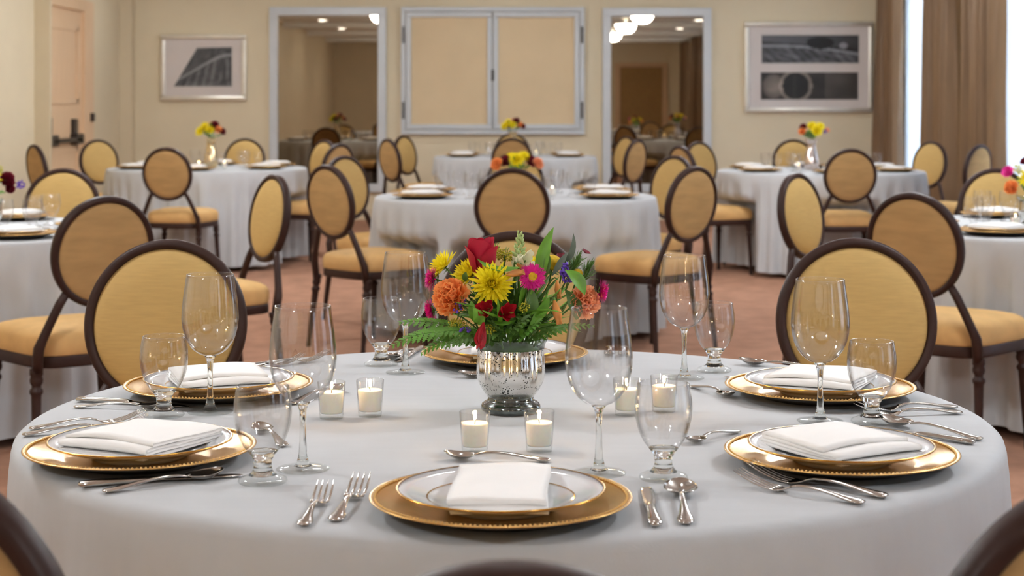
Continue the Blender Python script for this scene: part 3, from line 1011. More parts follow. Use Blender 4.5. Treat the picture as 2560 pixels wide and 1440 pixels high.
def setting(table, pos, cx, cy, nap_rot, nap, goblets=None, far=True, nap_off=(0, 0)):
    end = '%s setting, %s' % (pos, table)
    spawn('charger_plate', CHARGER, place(cx, cy, TT + .0004, random.uniform(0, 6)), 'gold beaded charger, ' + end, 'charger', 'gold charger plates')
    spawn('dinner_plate', PLATE, place(cx, cy, TT + .0062), 'white gold-rimmed dinner plate on the charger, ' + end, 'plate', 'white dinner plates')
    tag(link('napkin', nap, None, place(cx + nap_off[0], cy + nap_off[1], TT + .0215, nap_rot)), 'folded white napkin on the plate, ' + end, 'napkin', 'folded white napkins')
    for k, (gx, gy) in enumerate(goblets or ()):
        tag(link('water_goblet', gob_far, None, place(gx, gy, TT + .0004)), 'clear water goblet, %s one, %s' % (('inner', 'outer')[k], end), 'goblet', 'water goblets')

# ---- nearest table
MS = {'front': (-.014, 2.124, 0), 'left front': (-.533, 2.432, 0), 'left back': (-.515, 2.977, 0), 'back': (-.014, 3.347, 0), 'right back': (.537, 2.957, 0), 'right front': (.466, 2.40, 0)}
NR_ = {'front': (PI, nap_front), 'left front': (R(-26), NAPS[0]), 'left back': (R(22), NAPS[1]), 'back': (PI, nap_front), 'right back': (R(-24), NAPS[2]), 'right front': (R(30), NAPS[3])}
for pos, (x, y, _) in MS.items():
    setting(T_MAIN, pos, x, y, NR_[pos][0], NR_[pos][1])
WG = {'left back': (-.499, 2.802), 'left front': (-.292, 2.366), 'back': (-.202, 3.213), 'front': (.12, 2.341), 'right back': (.320, 3.148), 'right front': (.495, 2.722)}
GG = {'left back': (-.568, 2.766), 'left front': (-.336, 2.284), 'back': (-.255, 3.302), 'front': (.206, 2.305), 'right back': (.385, 3.227), 'right front': (.575, 2.709)}
for pos, (x, y) in WG.items():
    spawn('wine_glass', WINE, place(x, y, TT + .0004), 'tall empty wine glass, %s setting, %s' % (pos, T_MAIN), 'wine glass', 'empty wine glasses')
for pos, (x, y) in GG.items():
    spawn('water_goblet', GOB, place(x, y, TT + .0004), 'short-stemmed water goblet, %s setting, %s' % (pos, T_MAIN), 'goblet', 'water goblets')
for kind, a, b, lab, z in [
    ('dinner_fork', (-.252, 2.045), (-.243, 2.215), 'short fork, outer one left of the front charger', 0), ('dinner_fork', (-.216, 2.066), (-.199, 2.252), 'longer fork right beside the front charger', 0),
    ('table_knife', (.173, 2.04), (.176, 2.25), 'knife right of the front charger', 0), ('soup_spoon', (.2105, 2.05), (.2235, 2.27), 'soup spoon outside the knife of the front setting', 0),
    ('teaspoon', (.055, 2.415), (-.098, 2.432), 'teaspoon lying across behind the front charger', 0),
    ('table_knife', (-.577, 2.255), (-.37, 2.325), 'knife in front of the left front charger', 0), ('soup_spoon', (-.537, 2.222), (-.395, 2.318), 'soup spoon in front of the left front charger', 0),
    ('dinner_fork', (-.752, 2.60), (-.575, 2.672), 'fork nearer the left front charger, half hidden', 0), ('dinner_fork', (-.755, 2.648), (-.588, 2.728), 'outer fork behind the left front charger', 0),
    ('teaspoon', (-.338, 2.515), (-.398, 2.655), 'teaspoon seen through the left front goblet', 0),
    ('table_knife', (-.746, 2.905), (-.54, 2.845), 'knife in front of the left back charger', 0), ('soup_spoon', (-.735, 2.842), (-.595, 2.832), 'soup spoon pointing at the left back goblet', 0),
    ('dinner_fork', (-.50, 3.265), (-.365, 3.375), 'fork behind the left back charger', 0), ('dinner_fork', (-.545, 3.225), (-.41, 3.33), 'fork tucked behind the left back napkin', 0),
    ('teaspoon', (-.375, 2.868), (-.305, 3.01), 'teaspoon behind the left candle pair', 0),
    ('soup_spoon', (-.205, 3.515), (-.245, 3.355), 'soup spoon beside the back goblet', 0), ('table_knife', (-.185, 3.53), (-.225, 3.335), 'knife between back goblet and back charger', 0),
    ('dinner_fork', (.205, 3.545), (.196, 3.40), 'fork right of the back charger, inner one', 0), ('dinner_fork', (.235, 3.54), (.224, 3.40), 'fork right of the back charger, outer one', 0),
    ('teaspoon', (.055, 3.17), (-.1, 3.155), 'teaspoon behind the flower vase', 0),
    ('teaspoon', (.322, 3.05), (.382, 2.93), 'teaspoon left of the right back charger', 0), ('soup_spoon', (.60, 3.235), (.445, 3.315), 'soup spoon behind the right back charger', 0),
    ('table_knife', (.585, 3.215), (.395, 3.145), 'knife behind the right back charger', 0),
    ('dinner_fork', (.746, 2.84), (.563, 2.800), 'fork nearer the right back charger', 0), ('dinner_fork', (.741, 2.79), (.560, 2.758), 'fork farther from the right back charger', 0),
    ('dinner_fork', (.486, 2.192), (.325, 2.318), 'fork nearer the right front charger', 0), ('dinner_fork', (.449, 2.158), (.302, 2.272), 'fork farther from the right front charger', 0),
    ('table_knife', (.692, 2.535), (.545, 2.675), 'knife lying under the spoon right of the right front charger', 0), ('soup_spoon', (.712, 2.565), (.588, 2.705), 'soup spoon right of the right front charger', 0),
    ('teaspoon', (.352, 2.632), (.262, 2.535), 'teaspoon left of the right front charger', 0)]:
    cutlery(kind, a, b, 'polished steel ' + lab, z)
for (x, y), lab in zip([(-.293, 2.75), (-.232, 2.77), (-.0545, 2.485), (.040, 2.49), (.188, 2.78), (.252, 2.81)],
                       ['left one of the pair left of the vase', 'right one of the pair left of the vase', 'left one of the pair before the vase', 'right one of the pair before the vase',
                        'left one of the pair right of the vase', 'right one of that pair, behind the goblet']):
    candle(x, y, 'lit votive candle in clear glass, ' + lab, True)

# ---- the other tables
def ring_settings(t, angs, rad=.575, names=None, rot=0):
    cx, cy = TC[t]
    for k, (deg, nm) in enumerate(zip(angs, names)):
        a = R(deg)
        u = Vector((math.cos(a), math.sin(a))); w = Vector((-u.y, u.x))
        g1 = Vector((cx, cy)) + u * (rad - .20) + w * .17
        g2 = Vector((cx, cy)) + u * (rad - .26) + w * .08
        setting(t, nm, cx + u.x * rad, cy + u.y * rad, a - PI / 2, NAPS[k % 4], [tuple(g2), tuple(g1)])
SIX = ((-90, 'front'), (-150, 'left front'), (150, 'left back'), (90, 'back'), (30, 'right back'), (-30, 'right front'))
for t in (T_MID, T_FL, T_FC, T_FR):
    ring_settings(t, [q[0] for q in SIX], names=[q[1] for q in SIX])
ring_settings(T_NL, [-48, 80, 8], names=['front', 'back', 'right'])
ring_settings(T_NR, [-132, 100, 172], names=['front', 'back', 'left'])
for t, dx, dy, lab in [(T_MID, -.18, -.10, 'left'), (T_MID, .2, -.12, 'right'), (T_FL, -.03, -.2, 'left'), (T_FL, .16, -.16, 'right'), (T_FR, -.2, -.2, 'left'), (T_FR, .02, -.22, 'middle'), (T_FR, -.02, .1, 'back'),
                       (T_FC, -.2, -.15, 'left'), (T_FC, .2, -.15, 'right'), (T_NL, .12, -.22, 'front'), (T_NR, -.22, -.1, 'front')]:
    candle(TC[t][0] + dx, TC[t][1] + dy, 'small lit votive candle, %s one on the %s' % (lab, t))
for t, sgn in ((T_NL, 1), (T_NR, -1)):
    cx, cy = TC[t]
    side = 'left' if sgn > 0 else 'right'
    for kind, a, b, lab in (('dinner_fork', (.22, -.68), (.19, -.50), 'fork beside the front charger'), ('table_knife', (.66, -.22), (.48, -.16), 'knife beside the front charger'),
                            ('soup_spoon', (.64, -.18), (.50, -.12), 'soup spoon beside the front charger')):
        cutlery(kind, (cx + sgn * a[0], cy + a[1]), (cx + sgn * b[0], cy + b[1]), 'steel %s, %s' % (lab, t))


# ------------------------------------------------------------------ flowers
def orient(p, d, roll=0, sc=1):
    """local +Z goes to d"""
    d = Vector(d).normalized()
    q = d.to_track_quat('Z', 'Y')
    return Matrix.Translation(p) @ q.to_matrix().to_4x4() @ Matrix.Rotation(roll, 4, 'Z') @ Matrix.Scale(sc, 4)

def petal(L, Wd, curl=.3, cup=.2, tip=.5, nu=2, nv=5, base=.25, wav=0, th=0):
    """leaf-like blade from the origin along +X, normal +Z; curl lifts the tip"""
    def fn(u, v):
        s = base + (1 - base) * math.sin(min(1, v / tip) * PI / 2) if v < tip else math.cos((v - tip) / (1 - tip) * PI / 2) ** .7
        w = Wd * max(.03, s)
        y = (u - .5) * w
        x = L * v * (1 - .12 * curl * curl * v)
        z = curl * L * v * v * .5 + cup * (abs(u - .5) * 2) ** 2 * w + (wav * L * math.sin(v * 9 + u * 4))
        return (x, y, z)
    return g_grid(fn, nu, nv)

def blade(az, el, r0=0, z0=0):
    return Matrix.Rotation(az, 4, 'Z') @ Matrix.Translation((r0, 0, z0)) @ Matrix.Rotation(-el, 4, 'Y')

def mum_mesh(seed):
    rr = random.Random(seed)
    m = MB()
    for k, (n, el, L) in enumerate(((22, 2, .042), (22, 18, .040), (20, 36, .036), (16, 54, .030), (12, 70, .022), (8, 82, .015))):
        for i in range(n):
            g = petal(L * rr.uniform(.88, 1.08), .0072 - .0006 * k, .35 + .1 * k, .35, .6, 2, 5, .3)
            m.add(*g, blade(2 * PI * (i + .5 * (k % 2)) / n + rr.uniform(-.08, .08), R(el + rr.uniform(-7, 7)), .003, .001 * k))
    return m.mesh('petals', M_YEL)
MUM = [mum_mesh(1), mum_mesh(2)]
def aster_mesh(seed, material, L=.0215):
    rr = random.Random(seed)
    m = MB()
    for k, (n, el, l) in enumerate(((46, -4, 1), (46, 8, .97), (42, 20, .9), (38, 33, .8), (30, 48, .66))):
        for i in range(n):
            m.add(*petal(L * l * rr.uniform(.85, 1.08), .0030, .2, .3, .7, 1, 3, .5), blade(2 * PI * (i + .5 * (k % 2)) / n + rr.uniform(-.06, .06), R(el + rr.uniform(-8, 8)), .003, .0006 * k))
    return m.mesh('petals', material)
ASTER = aster_mesh(3, M_MAGENTA)
aster_c = m1('flower_centre', g_lathe([(.0095, .003), (.0092, .0075), (.006, .0095), (0, .0098)], 16, lambda a, z: .08 * math.sin(a * 8)), M_YELC)
mum_c = m1('flower_centre', g_lathe([(.006, .004), (.006, .010), (.003, .013), (0, .0135)], 12), M_YELC)
calyx = MB()
for k in range(2):
    for i in range(9):
        calyx.add(*petal(.014, .0055, .9, .3, .5, 1, 3, .5), Matrix.Translation((0, 0, -.004 - .004 * k)) @ blade(2 * PI * (i + .5 * k) / 9, R(-8 - 18 * k), .002, 0))
calyx_me = calyx.mesh('calyx', M_STEM)
def carnation_mesh(seed, material):
    rr = random.Random(seed)
    m = MB()
    for k, (n, el, L, w) in enumerate(((9, 2, .030, .026), (9, 20, .030, .025), (8, 38, .029, .023), (7, 55, .027, .020), (6, 70, .025, .017), (4, 84, .024, .014))):
        for i in range(n):
            ph = rr.uniform(0, 6)
            def fn(u, v, L=L * rr.uniform(.9, 1.1), w=w, ph=ph):
                a = (u - .5) * 1.5
                fr = 1 + .035 * (1 if round(u * 22) % 2 else -1) * (v > .9) - .10 * (2 * abs(u - .5)) ** 3
                r_ = L * v * fr
                return (r_ * math.cos(a), r_ * math.sin(a) * w / .03, .30 * L * v * v + .0042 * v * v * math.sin(u * 11 + ph) + .0022 * v * v * math.sin(u * 23 + ph * 2))
            m.add(*g_grid(fn, 22, 5), blade(2 * PI * (i + .4 * k) / n + rr.uniform(-.2, .2), R(el + rr.uniform(-8, 8)), .002, .0016 * k))
    return m.mesh('petals', material)
CARN = [carnation_mesh(5, M_ORANGE), carnation_mesh(6, M_PEACH)]
carn_cup = m1('calyx', g_lathe([(0, -.022), (.004, -.020), (.006, -.008), (.0075, .001), (0, .003)], 12), M_STEM)
def rose_petals():
    out = []
    spec = [(0, 1.0, .010, .030, 2.9), (2.3, 1.02, .014, .033, 2.6), (4.3, 1.03, .017, .035, 2.5), (.9, 1.0, .021, .040, 2.3), (3.0, 1.02, .0225, .043, 2.3), (5.1, .99, .024, .046, 2.2), (1.8, .9, .0255, .060, 2.0), (4.2, .86, .0265, .063, 1.9)]
    for az, hh, r, top, span in spec:
        def fn(u, v, az=az, hh=hh, r=r, top=top, span=span):
            a = az + (u - .5) * span * (.45 + .55 * math.sin(min(1, v * 1.5 + .12) * PI / 2))
            edge = 1 - .16 * (2 * abs(u - .5)) ** 2.4 * v
            z = .064 * hh * v * edge
            rr = r * (.18 + .82 * math.sin(min(1, v * 1.12) * PI / 2)) * (1 - .04 * v)
            if v > .72:
                q = (v - .72) / .28
                rr += (top - .03) * .13 * q * q
                z -= .003 * q * q
            rr += .0016 * math.sin(u * 5 + az)
            return (rr * math.cos(a), rr * math.sin(a), z)
        v, f = g_grid(fn, 14, 12)
        out.append(m1('petal', (v, f), M_ROSE))
    return out
ROSE = rose_petals()

VX, VY, VZ = -.002, 2.81, TT                  # the vase on the nearest table
def stem_to(p, d, rad=.0016, r=.02, seed=0):
    rr = random.Random(seed + int(p.x * 1e4))
    a = rr.uniform(0, 6.3)
    foot = Vector((VX + r * math.cos(a), VY + r * math.sin(a), VZ + .05))
    d = Vector(d).normalized()
    p1 = p - d * .03
    pts = []
    for k in range(9):
        t = k / 8
        q = p.lerp(p1, min(1, t * 2)) * (1 - t) ** 1 + (foot * t) if False else (1 - t) ** 2 * p + 2 * t * (1 - t) * (p - d * .06) + t * t * foot
        pts.append(q)
    return m1('stem', g_tube(pts, rad, 6), M_STEM)

def flower(name, parts, p, d, label, cat='flower', group=None, roll=0, sc=1, stem=True, rad=.0016):
    """parts meshes are local with +Z out of the blossom; the thing sits at the blossom"""
    mx = orient(p, d, roll, sc)
    e = spawn(name, parts, mx, label, cat, group)
    if stem:
        o = link('stem', stem_to(p, d, rad), e, mx.inverted())
    return e

def fp(px, py, dy=0):
    return at(px, py, VY + dy)

def leaf_mesh(pts, widths, material, name='leaf', fold=.25, up=(0, -1, .3)):
    """ribbon leaf along 3D points"""
    pts = [Vector(p) for p in pts]
    m = MB()
    v, f = [], []
    up = Vector(up).normalized()
    for k, p in enumerate(pts):
        d = (pts[min(k + 1, len(pts) - 1)] - pts[max(0, k - 1)]).normalized()
        s = d.cross(up).normalized()
        n = s.cross(d)
        w = widths[k]
        for q in (-1, -.5, 0, .5, 1):
            v.append(tuple(p + s * (w * q) + n * (fold * w * abs(q))))
    for k in range(len(pts) - 1):
        for i in range(4):
            a = k * 5 + i
            f.append((a, a + 1, a + 6, a + 5))
    return m1(name, (v, f), material)

def bez(a, b, c, n=9):
    a, b, c = Vector(a), Vector(b), Vector(c)
    return [(1 - t) ** 2 * a + 2 * t * (1 - t) * b + t * t * c for t in [k / (n - 1) for k in range(n)]]

def lance(n, w, peak=.45, tip=.9):
    out = []
    for k in range(n):
        t = k / (n - 1)
        out.append(w * max(.02, math.sin(PI * t ** (math.log(.5) / math.log(peak))) ** tip))
    return out

def leaf(a, b, c, w, material, label, peak=.45, name='leaf_blade', up=(0, -1, .3), n=11, fold=.25, cat='leaf'):
    pts = bez(a, b, c, n)
    org = pts[0].copy()
    me = leaf_mesh([p - org for p in pts], lance(n, w, peak), material, 'leaf', fold, up)
    return tag(link(name, me, None, Matrix.Translation(org)), label, cat, 'leaves in the near bouquet')

# vase
vase_prof = [(.0385, .026), (.0415, .030), (.0455, .035), (.049, .040), (.0522, .046), (.0545, .052), (.0560, .058), (.0568, .066), (.0566, .075), (.0562, .084), (.0556, .090), (.0552, .098), (.0555, .106)]
def flute(a, z):
    k = max(0, min(1, (z - .042) / .02)) * max(0, min(1, (.125 - z) / .02))
    return .014 * k * (abs(math.sin(a * 11)) - .5)
VASE = [('body', m1('body', g_lathe(vase_prof, 176, flute), M_MERC)),
        ('rim', m1('rim', g_lathe([(.0555, .106), (.0575, .114), (.0615, .1205), (.0625, .1235), (.0615, .1250), (.0595, .1235), (.0560, .117), (.0535, .106)], 72), M_RIMGLASS)),
        ('foot', m1('foot', g_lathe([(0, .0005), (.045, .0008), (.0495, .005), (.0500, .010), (.0475, .015), (.041, .019), (.0375, .0225), (.0385, .026), (0, .027)], 64), M_FOOTGLASS))]
spawn('mercury_glass_vase', VASE, place(VX, VY, VZ + .0004), 'fluted silver mercury glass vase with black specks on the nearest table', 'vase')
spawn('floral_foam', [('floral_foam', m1('floral_foam', g_lathe([(0, .032), (.034, .032), (.046, .07), (.047, .104), (.03, .112), (0, .114)], 24), M_LEAFD))], place(VX, VY, VZ + .0004), 'dark green foam inside the silver vase', 'foam')

GB = 'blooms in the near bouquet'
# rose
spawn('red_rose', [('petal', q) for q in ROSE] + [('calyx', calyx_me), ('stem', stem_to(Vector((0, 0, 0)), (0, 0, 1), .0024) if False else m1('stem', g_tube([(0, 0, 0), (.006, 0, -.05), (.02, .004, -.11)], .0024, 6), M_STEM))],
      orient(fp(1209, 722, -.01), (-.08, -.10, 1), 2.2, 1.0) @ Matrix.Diagonal((.95, .95, 1.38, 1)), 'single dark red rose standing at the top of the bouquet', 'rose', GB)
for px, py, dy, d, sc, lab, k in [(1231, 712, -.045, (-.05, -.95, .32), .9, 'large yellow chrysanthemum at the centre of the bouquet', 0), (1177, 690, .0, (-.55, -.35, .75), .8, 'yellow chrysanthemum half hidden under the rose', 1),
                                  (1112, 668, .01, (-.75, -.1, .66), .72, 'yellow chrysanthemum tipped up at the left of the bouquet', 0), (1320, 668, .03, (.35, -.2, .9), .62, 'small yellow chrysanthemum behind the magenta aster', 1)]:
    flower('yellow_chrysanthemum', [('petals', MUM[k], None, 'stuff'), ('flower_centre', mum_c), ('calyx', calyx_me)], fp(px, py, dy), d, lab, 'flower', GB, px, sc)
for px, py, dy, d, lab, sc in [(1330, 693, -.045, (.15, -.97, .25), 'open magenta aster facing forward right of the yellow bloom', 1.0), (1083, 697, -.01, (-.97, -.15, .1), 'magenta aster seen side on at the left edge', .95),
                               (1500, 728, .0, (.98, -.12, -.12), 'magenta aster on a long stalk at the right edge', .98), (1082, 775, .0, (-.9, .1, -.2), 'magenta aster tucked below the orange carnation', .9)]:
    flower('magenta_aster', [('petals', ASTER, None, 'stuff'), ('flower_centre', aster_c), ('calyx', calyx_me)], fp(px, py, dy), d, lab, 'flower', GB, px, sc)
for px, py, dy, d, k, lab in [(1136, 745, -.035, (-.55, -.72, .38), 0, 'orange carnation at the left of the bouquet'), (1452, 756, -.005, (.55, -.72, .25), 1, 'peach carnation behind the wine glass')]:
    flower('carnation', [('petals', CARN[k], None, 'stuff'), ('calyx', carn_cup)], fp(px, py, dy), d, lab, 'carnation', GB, px, 1.03 if k == 0 else .9)
# alstroemeria: six petals round a funnel
def lily(seed, material, openness=45, L=.034):
    rr = random.Random(seed)
    return [m1('petal', MB_tf(petal(L * rr.uniform(.9, 1.1), .0145, .55, .5, .6, 4, 7, .2, .008), blade(2 * PI * i / 6 + rr.uniform(-.15, .15), R(90 - openness + rr.uniform(-10, 10)), .002, 0)), material) for i in range(6)]
def MB_tf(g, mx):
    return ([tuple(mx @ Vector(p)) for p in g[0]], g[1])
for px, py, dy, d, op, lab, L in [(1222, 778, -.075, (-.35, -.85, .4), 52, 'open crimson alstroemeria low in front, left one', .026), (1256, 785, -.078, (.4, -.85, .35), 48, 'open crimson alstroemeria low in front, right one', .026),
                                  (1209, 806, -.08, (-.18, -.45, -.9), 14, 'closed crimson alstroemeria drooping over the vase rim', .044)]:
    flower('crimson_alstroemeria', [('petal', q) for q in lily(px, M_CRIMSON, op, L)], fp(px, py, dy), d, lab, 'flower', GB, px)
bud_me = m1('petals', g_lathe([(0, 0), (.002, .002), (.0048, .012), (.0068, .022), (.0058, .030), (.0040, .036), (.0048, .0415), (.003, .041), (0, .036)], 24, lambda a, z: .28 * (.3 + z * 25) * math.sin(a * 3 + z * 30)), M_AMBER)
for px, py, dy, d, lab, sc in [(1392, 698, -.03, (.15, -.3, -1), 'amber alstroemeria bud, upper of the two', .78), (1385, 748, -.05, (.2, -.3, -1), 'amber alstroemeria bud, lower of the two', 1.0),
                               (1262, 688, -.05, (1, -.5, .2), 'amber alstroemeria bud lying beside the magenta aster', .85), (1290, 658, -.02, (.8, -.3, -.5), 'amber alstroemeria bud below the white snapdragon', .75)]:
    flower('alstroemeria_bud', [('alstroemeria_bud', bud_me)] if False else [('petals', bud_me), ('tip', m1('tip', g_lathe([(0, -.003), (.0022, -.002), (.0025, .002), (0, .004)], 10), M_STEM))], fp(px, py, dy), d, lab, 'bud', GB, px, sc, stem=False)
    p0 = fp(px, py, dy); e = bpy.data.objects[[o.name for o in C.objects][-1]].parent
    link('stem', m1('stem', g_tube([p - p0 for p in bez(p0, p0 + Vector((-.01, .01, .02 if d[2] < 0 else -.02)), (VX + .02, VY, VZ + .10))], .0013, 6), M_STEM), e, orient(p0, d, px, sc).inverted() @ Matrix.Translation(p0))
button = m1('petals', g_lathe([(0, -.011), (.009, -.010), (.0135, -.003), (.0135, .004), (.010, .0095), (.005, .0115), (0, .011)], 40, lambda a, z: .05 * math.sin(a * 16 + z * 250)), M_YELC)
for px, py, dy, sc, lab in [(1382, 657, .01, 1.0, 'round yellow button chrysanthemum bud beside the tall leaf'), (1444, 684, .0, .62, 'tiny amber button bud among the spiky green sprigs')]:
    flower('button_chrysanthemum', [('petals', button), ('calyx', calyx_me, Matrix.Translation((0, 0, -.008)))], fp(px, py, dy), (.1, -.35, .93), lab, 'bud', GB, 0, sc)
# white snapdragon spike
def bits(n, fn, g, material, name='florets'):
    m = MB()
    for i in range(n):
        m.add(*g, fn(i))
    return m.mesh(name, material)
budg = g_lathe([(0, 0), (.0034, .004), (.0036, .009), (.0015, .016), (0, .0165)], 7)
rs = random.Random(21)
def spike_fn(i):
    t = i / 22
    a = i * 2.4
    return Matrix.Translation((.0035 * math.cos(a), .0035 * math.sin(a), .004 + .046 * t)) @ Matrix.Rotation(a, 4, 'Z') @ Matrix.Rotation(R(50 - 42 * t), 4, 'Y') @ Matrix.Scale(1 - .45 * t, 4)
sp = [('bud_spike', bits(23, spike_fn, budg, M_PALEG), None, 'stuff')]
wp = MB()
for i in range(7):
    wp.add(*petal(.020, .016, .9, .5, .6, 4, 5, .3, .03), Matrix.Translation((.006 * math.cos(i * 2.3), .006 * math.sin(i * 2.3), -.022 + .003 * i)) @ blade(i * 2.3, R(35), 0, 0))
sp.append(('white_petals', wp.mesh('white_petals', M_CREAM), None, 'stuff'))
flower('white_snapdragon', sp, fp(1297, 650, .01), (.05, -.05, 1), 'pale green snapdragon spike with white petals above the bouquet', 'flower', GB, 0, .85)
flower('white_snapdragon', sp[1:], fp(1314, 652, -.01), (.6, -.6, .3), 'loose white snapdragon blossom left of the tall leaf', 'flower', GB)
# statice and goldenrod sprigs
flo = g_lathe([(0, 0), (.0022, .0012), (.0028, .0035), (0, .0042)], 6)
def cloud(rx, ry, rz, seed, sc=1):
    rr = random.Random(seed)
    def fn(i):
        while True:
            p = Vector((rr.uniform(-1, 1), rr.uniform(-1, 1), rr.uniform(-1, 1)))
            if p.length < 1: break
        return Matrix.Translation((p.x * rx, p.y * ry, p.z * rz)) @ Euler((rr.uniform(-1, 1), rr.uniform(-1, 1), 0)).to_matrix().to_4x4() @ Matrix.Scale(sc * rr.uniform(.7, 1.2), 4)
    return fn
twig = MB()
rt = random.Random(4)
for i in range(9):
    q = Vector((rt.uniform(-.010, .010), rt.uniform(-.006, .006), rt.uniform(-.002, .018)))
    twig.add(*g_tube([(0, 0, -.022), q * .5, q], .0005, 5))
twig_me = twig.mesh('twigs', M_STEM)
for px, py, dy, n, ext, lab in [(1412, 676, -.02, 34, (.009, .007, .012), 'purple statice sprig right of the bouquet'), (1420, 700, -.02, 16, (.010, .006, .010), 'purple statice sprig hanging below the other'),
                                (1150, 765, -.06, 14, (.012, .006, .014), 'purple statice flecks under the orange carnation'), (1163, 826, -.07, 10, (.010, .006, .006), 'purple statice fleck above the fern')]:
    flower('statice_sprig', [('florets', bits(n, cloud(*ext, px), flo, M_PURPLE), None, 'stuff'), ('twigs', twig_me, None, 'stuff')], fp(px, py, dy), (.2, -.2, 1), lab, 'flower', GB, 0, 1.0, stem=False)
for px, py, dy, n, ext, lab in [(1262, 640, .01, 110, (.020, .010, .012), 'goldenrod sprig between the rose and snapdragon'), (1236, 628, .03, 50, (.012, .01, .012), 'goldenrod sprig beside the rose head'), (1226, 824, -.075, 60, (.013, .008, .009), 'goldenrod sprig over the vase rim'),
                                (1143, 812, -.05, 60, (.016, .01, .010), 'goldenrod sprig among the ferns'), (1312, 770, -.06, 30, (.010, .006, .010), 'goldenrod sprig in the middle greenery')]:
    flower('goldenrod_sprig', [('florets', bits(int(n * 1.9), cloud(*ext, px, .5), flo, M_SOLID_Y), None, 'stuff'), ('twigs', twig_me, None, 'stuff')], fp(px, py, dy), (.1, -.2, 1), lab, 'flower', GB, 0, 1, stem=py < 700)
# dianthus tufts
needle = petal(.022, .0022, .3, .1, .3, 1, 3, .6)
for px, py, dy, lab, red in [(1436, 662, .0, 'spiky green dianthus tuft with a small dark red flower', True), (1466, 684, .0, 'spiky green dianthus tuft at the right end', False)]:
    rr = random.Random(px)
    nd = MB()
    for i in range(60):
        nd.add(*needle, blade(rr.uniform(0, 6.3), R(rr.uniform(10, 85)), .002, rr.uniform(-.014, .010)))
    parts = [('needles', nd.mesh('needles', M_LEAFD), None, 'stuff')]
    if red:
        rp = MB()
        for i in range(5):
            rp.add(*petal(.010, .009, .2, .2, .75, 3, 3, .2), Matrix.Translation((.002, -.006, .026)) @ blade(i * 1.257, R(20), 0, 0))
        parts.append(('petals', rp.mesh('petals', M_BURG)))
    flower('dianthus_tuft', parts, fp(px, py, dy), (.45, -.2, .85), lab, 'flower', GB)
rp = MB()
for i in range(5):
    rp.add(*petal(.011, .010, .2, .2, .75, 3, 3, .2), blade(i * 1.257, R(20), 0, 0))
flower('dianthus', [('petals', rp.mesh('petals', M_BURG))], fp(1402, 645, .03), (-.2, -.4, .8), 'small burgundy dianthus behind the button bud', 'flower', GB)

# leaves
vm = Vector((VX, VY, VZ + .115))
leaf(fp(1352, 720, -.01), fp(1345, 650, -.02), fp(1384, 568, .0), .0115, M_LEAF, 'tall pointed green leaf standing above the bouquet', .5, up=(-.3, -1, .1))
leaf(fp(1362, 700, -.012), fp(1372, 655, -.02), fp(1366, 622, -.005), .006, M_LEAFD, 'narrow dark leaf pressed to the tall leaf', .5)
leaf(fp(1395, 668, .0), fp(1442, 645, -.01), fp(1433, 582, .0), .0050, M_LEAFG, 'curled grey leaf rising at the right of the bouquet', .55)
leaf(fp(1300, 668, -.03), fp(1235, 690, -.06), fp(1192, 646, -.04), .0085, M_LEAF, 'arched green leaf across the rose', .4, up=(0, -.5, 1))
leaf(fp(1412, 676, -.03), fp(1448, 690, -.04), fp(1462, 738, -.04), .0120, M_LEAF, 'broad striped leaf bending down at the right', .55, up=(.5, -1, .4))
leaf(fp(1310, 838, -.055), fp(1350, 790, -.06), fp(1374, 742, -.06), .0085, M_LEAF, 'bright upright leaf in the lower greenery', .6, up=(.2, -1, .2))
leaf(fp(1290, 800, -.06), fp(1255, 822, -.085), fp(1218, 800, -.08), .0070, M_LEAF, 'curved leaf under the crimson blooms', .5, up=(0, -.4, 1))
leaf(fp(1196, 810, -.07), fp(1180, 780, -.08), fp(1178, 752, -.06), .0085, M_LEAF, 'upright leaf beside the orange carnation', .45)
leaf(fp(1196, 812, -.07), fp(1205, 795, -.09), fp(1182, 770, -.09), .0100, M_LEAF, 'folded leaf below the orange carnation', .5)
leaf(fp(1165, 705, -.03), fp(1160, 690, -.05), fp(1166, 680, -.05), .0050, M_LEAFD, 'small dark leaf between two yellow blooms', .5)
leaf(fp(1330, 800, -.05), fp(1335, 760, -.06), fp(1325, 718, -.04), .010, M_LEAFD, 'dark upright leaf under the magenta aster', .5)
leaf(fp(1440, 800, -.02), fp(1450, 770, -.03), fp(1412, 722, -.02), .011, M_LEAFD, 'dark leaf left of the peach carnation', .5)
leaf(fp(1380, 690, -.01), fp(1400, 660, -.02), fp(1419, 630, -.01), .0055, M_LEAFG, 'toothed grey green leaf beside the curled leaf', .5)

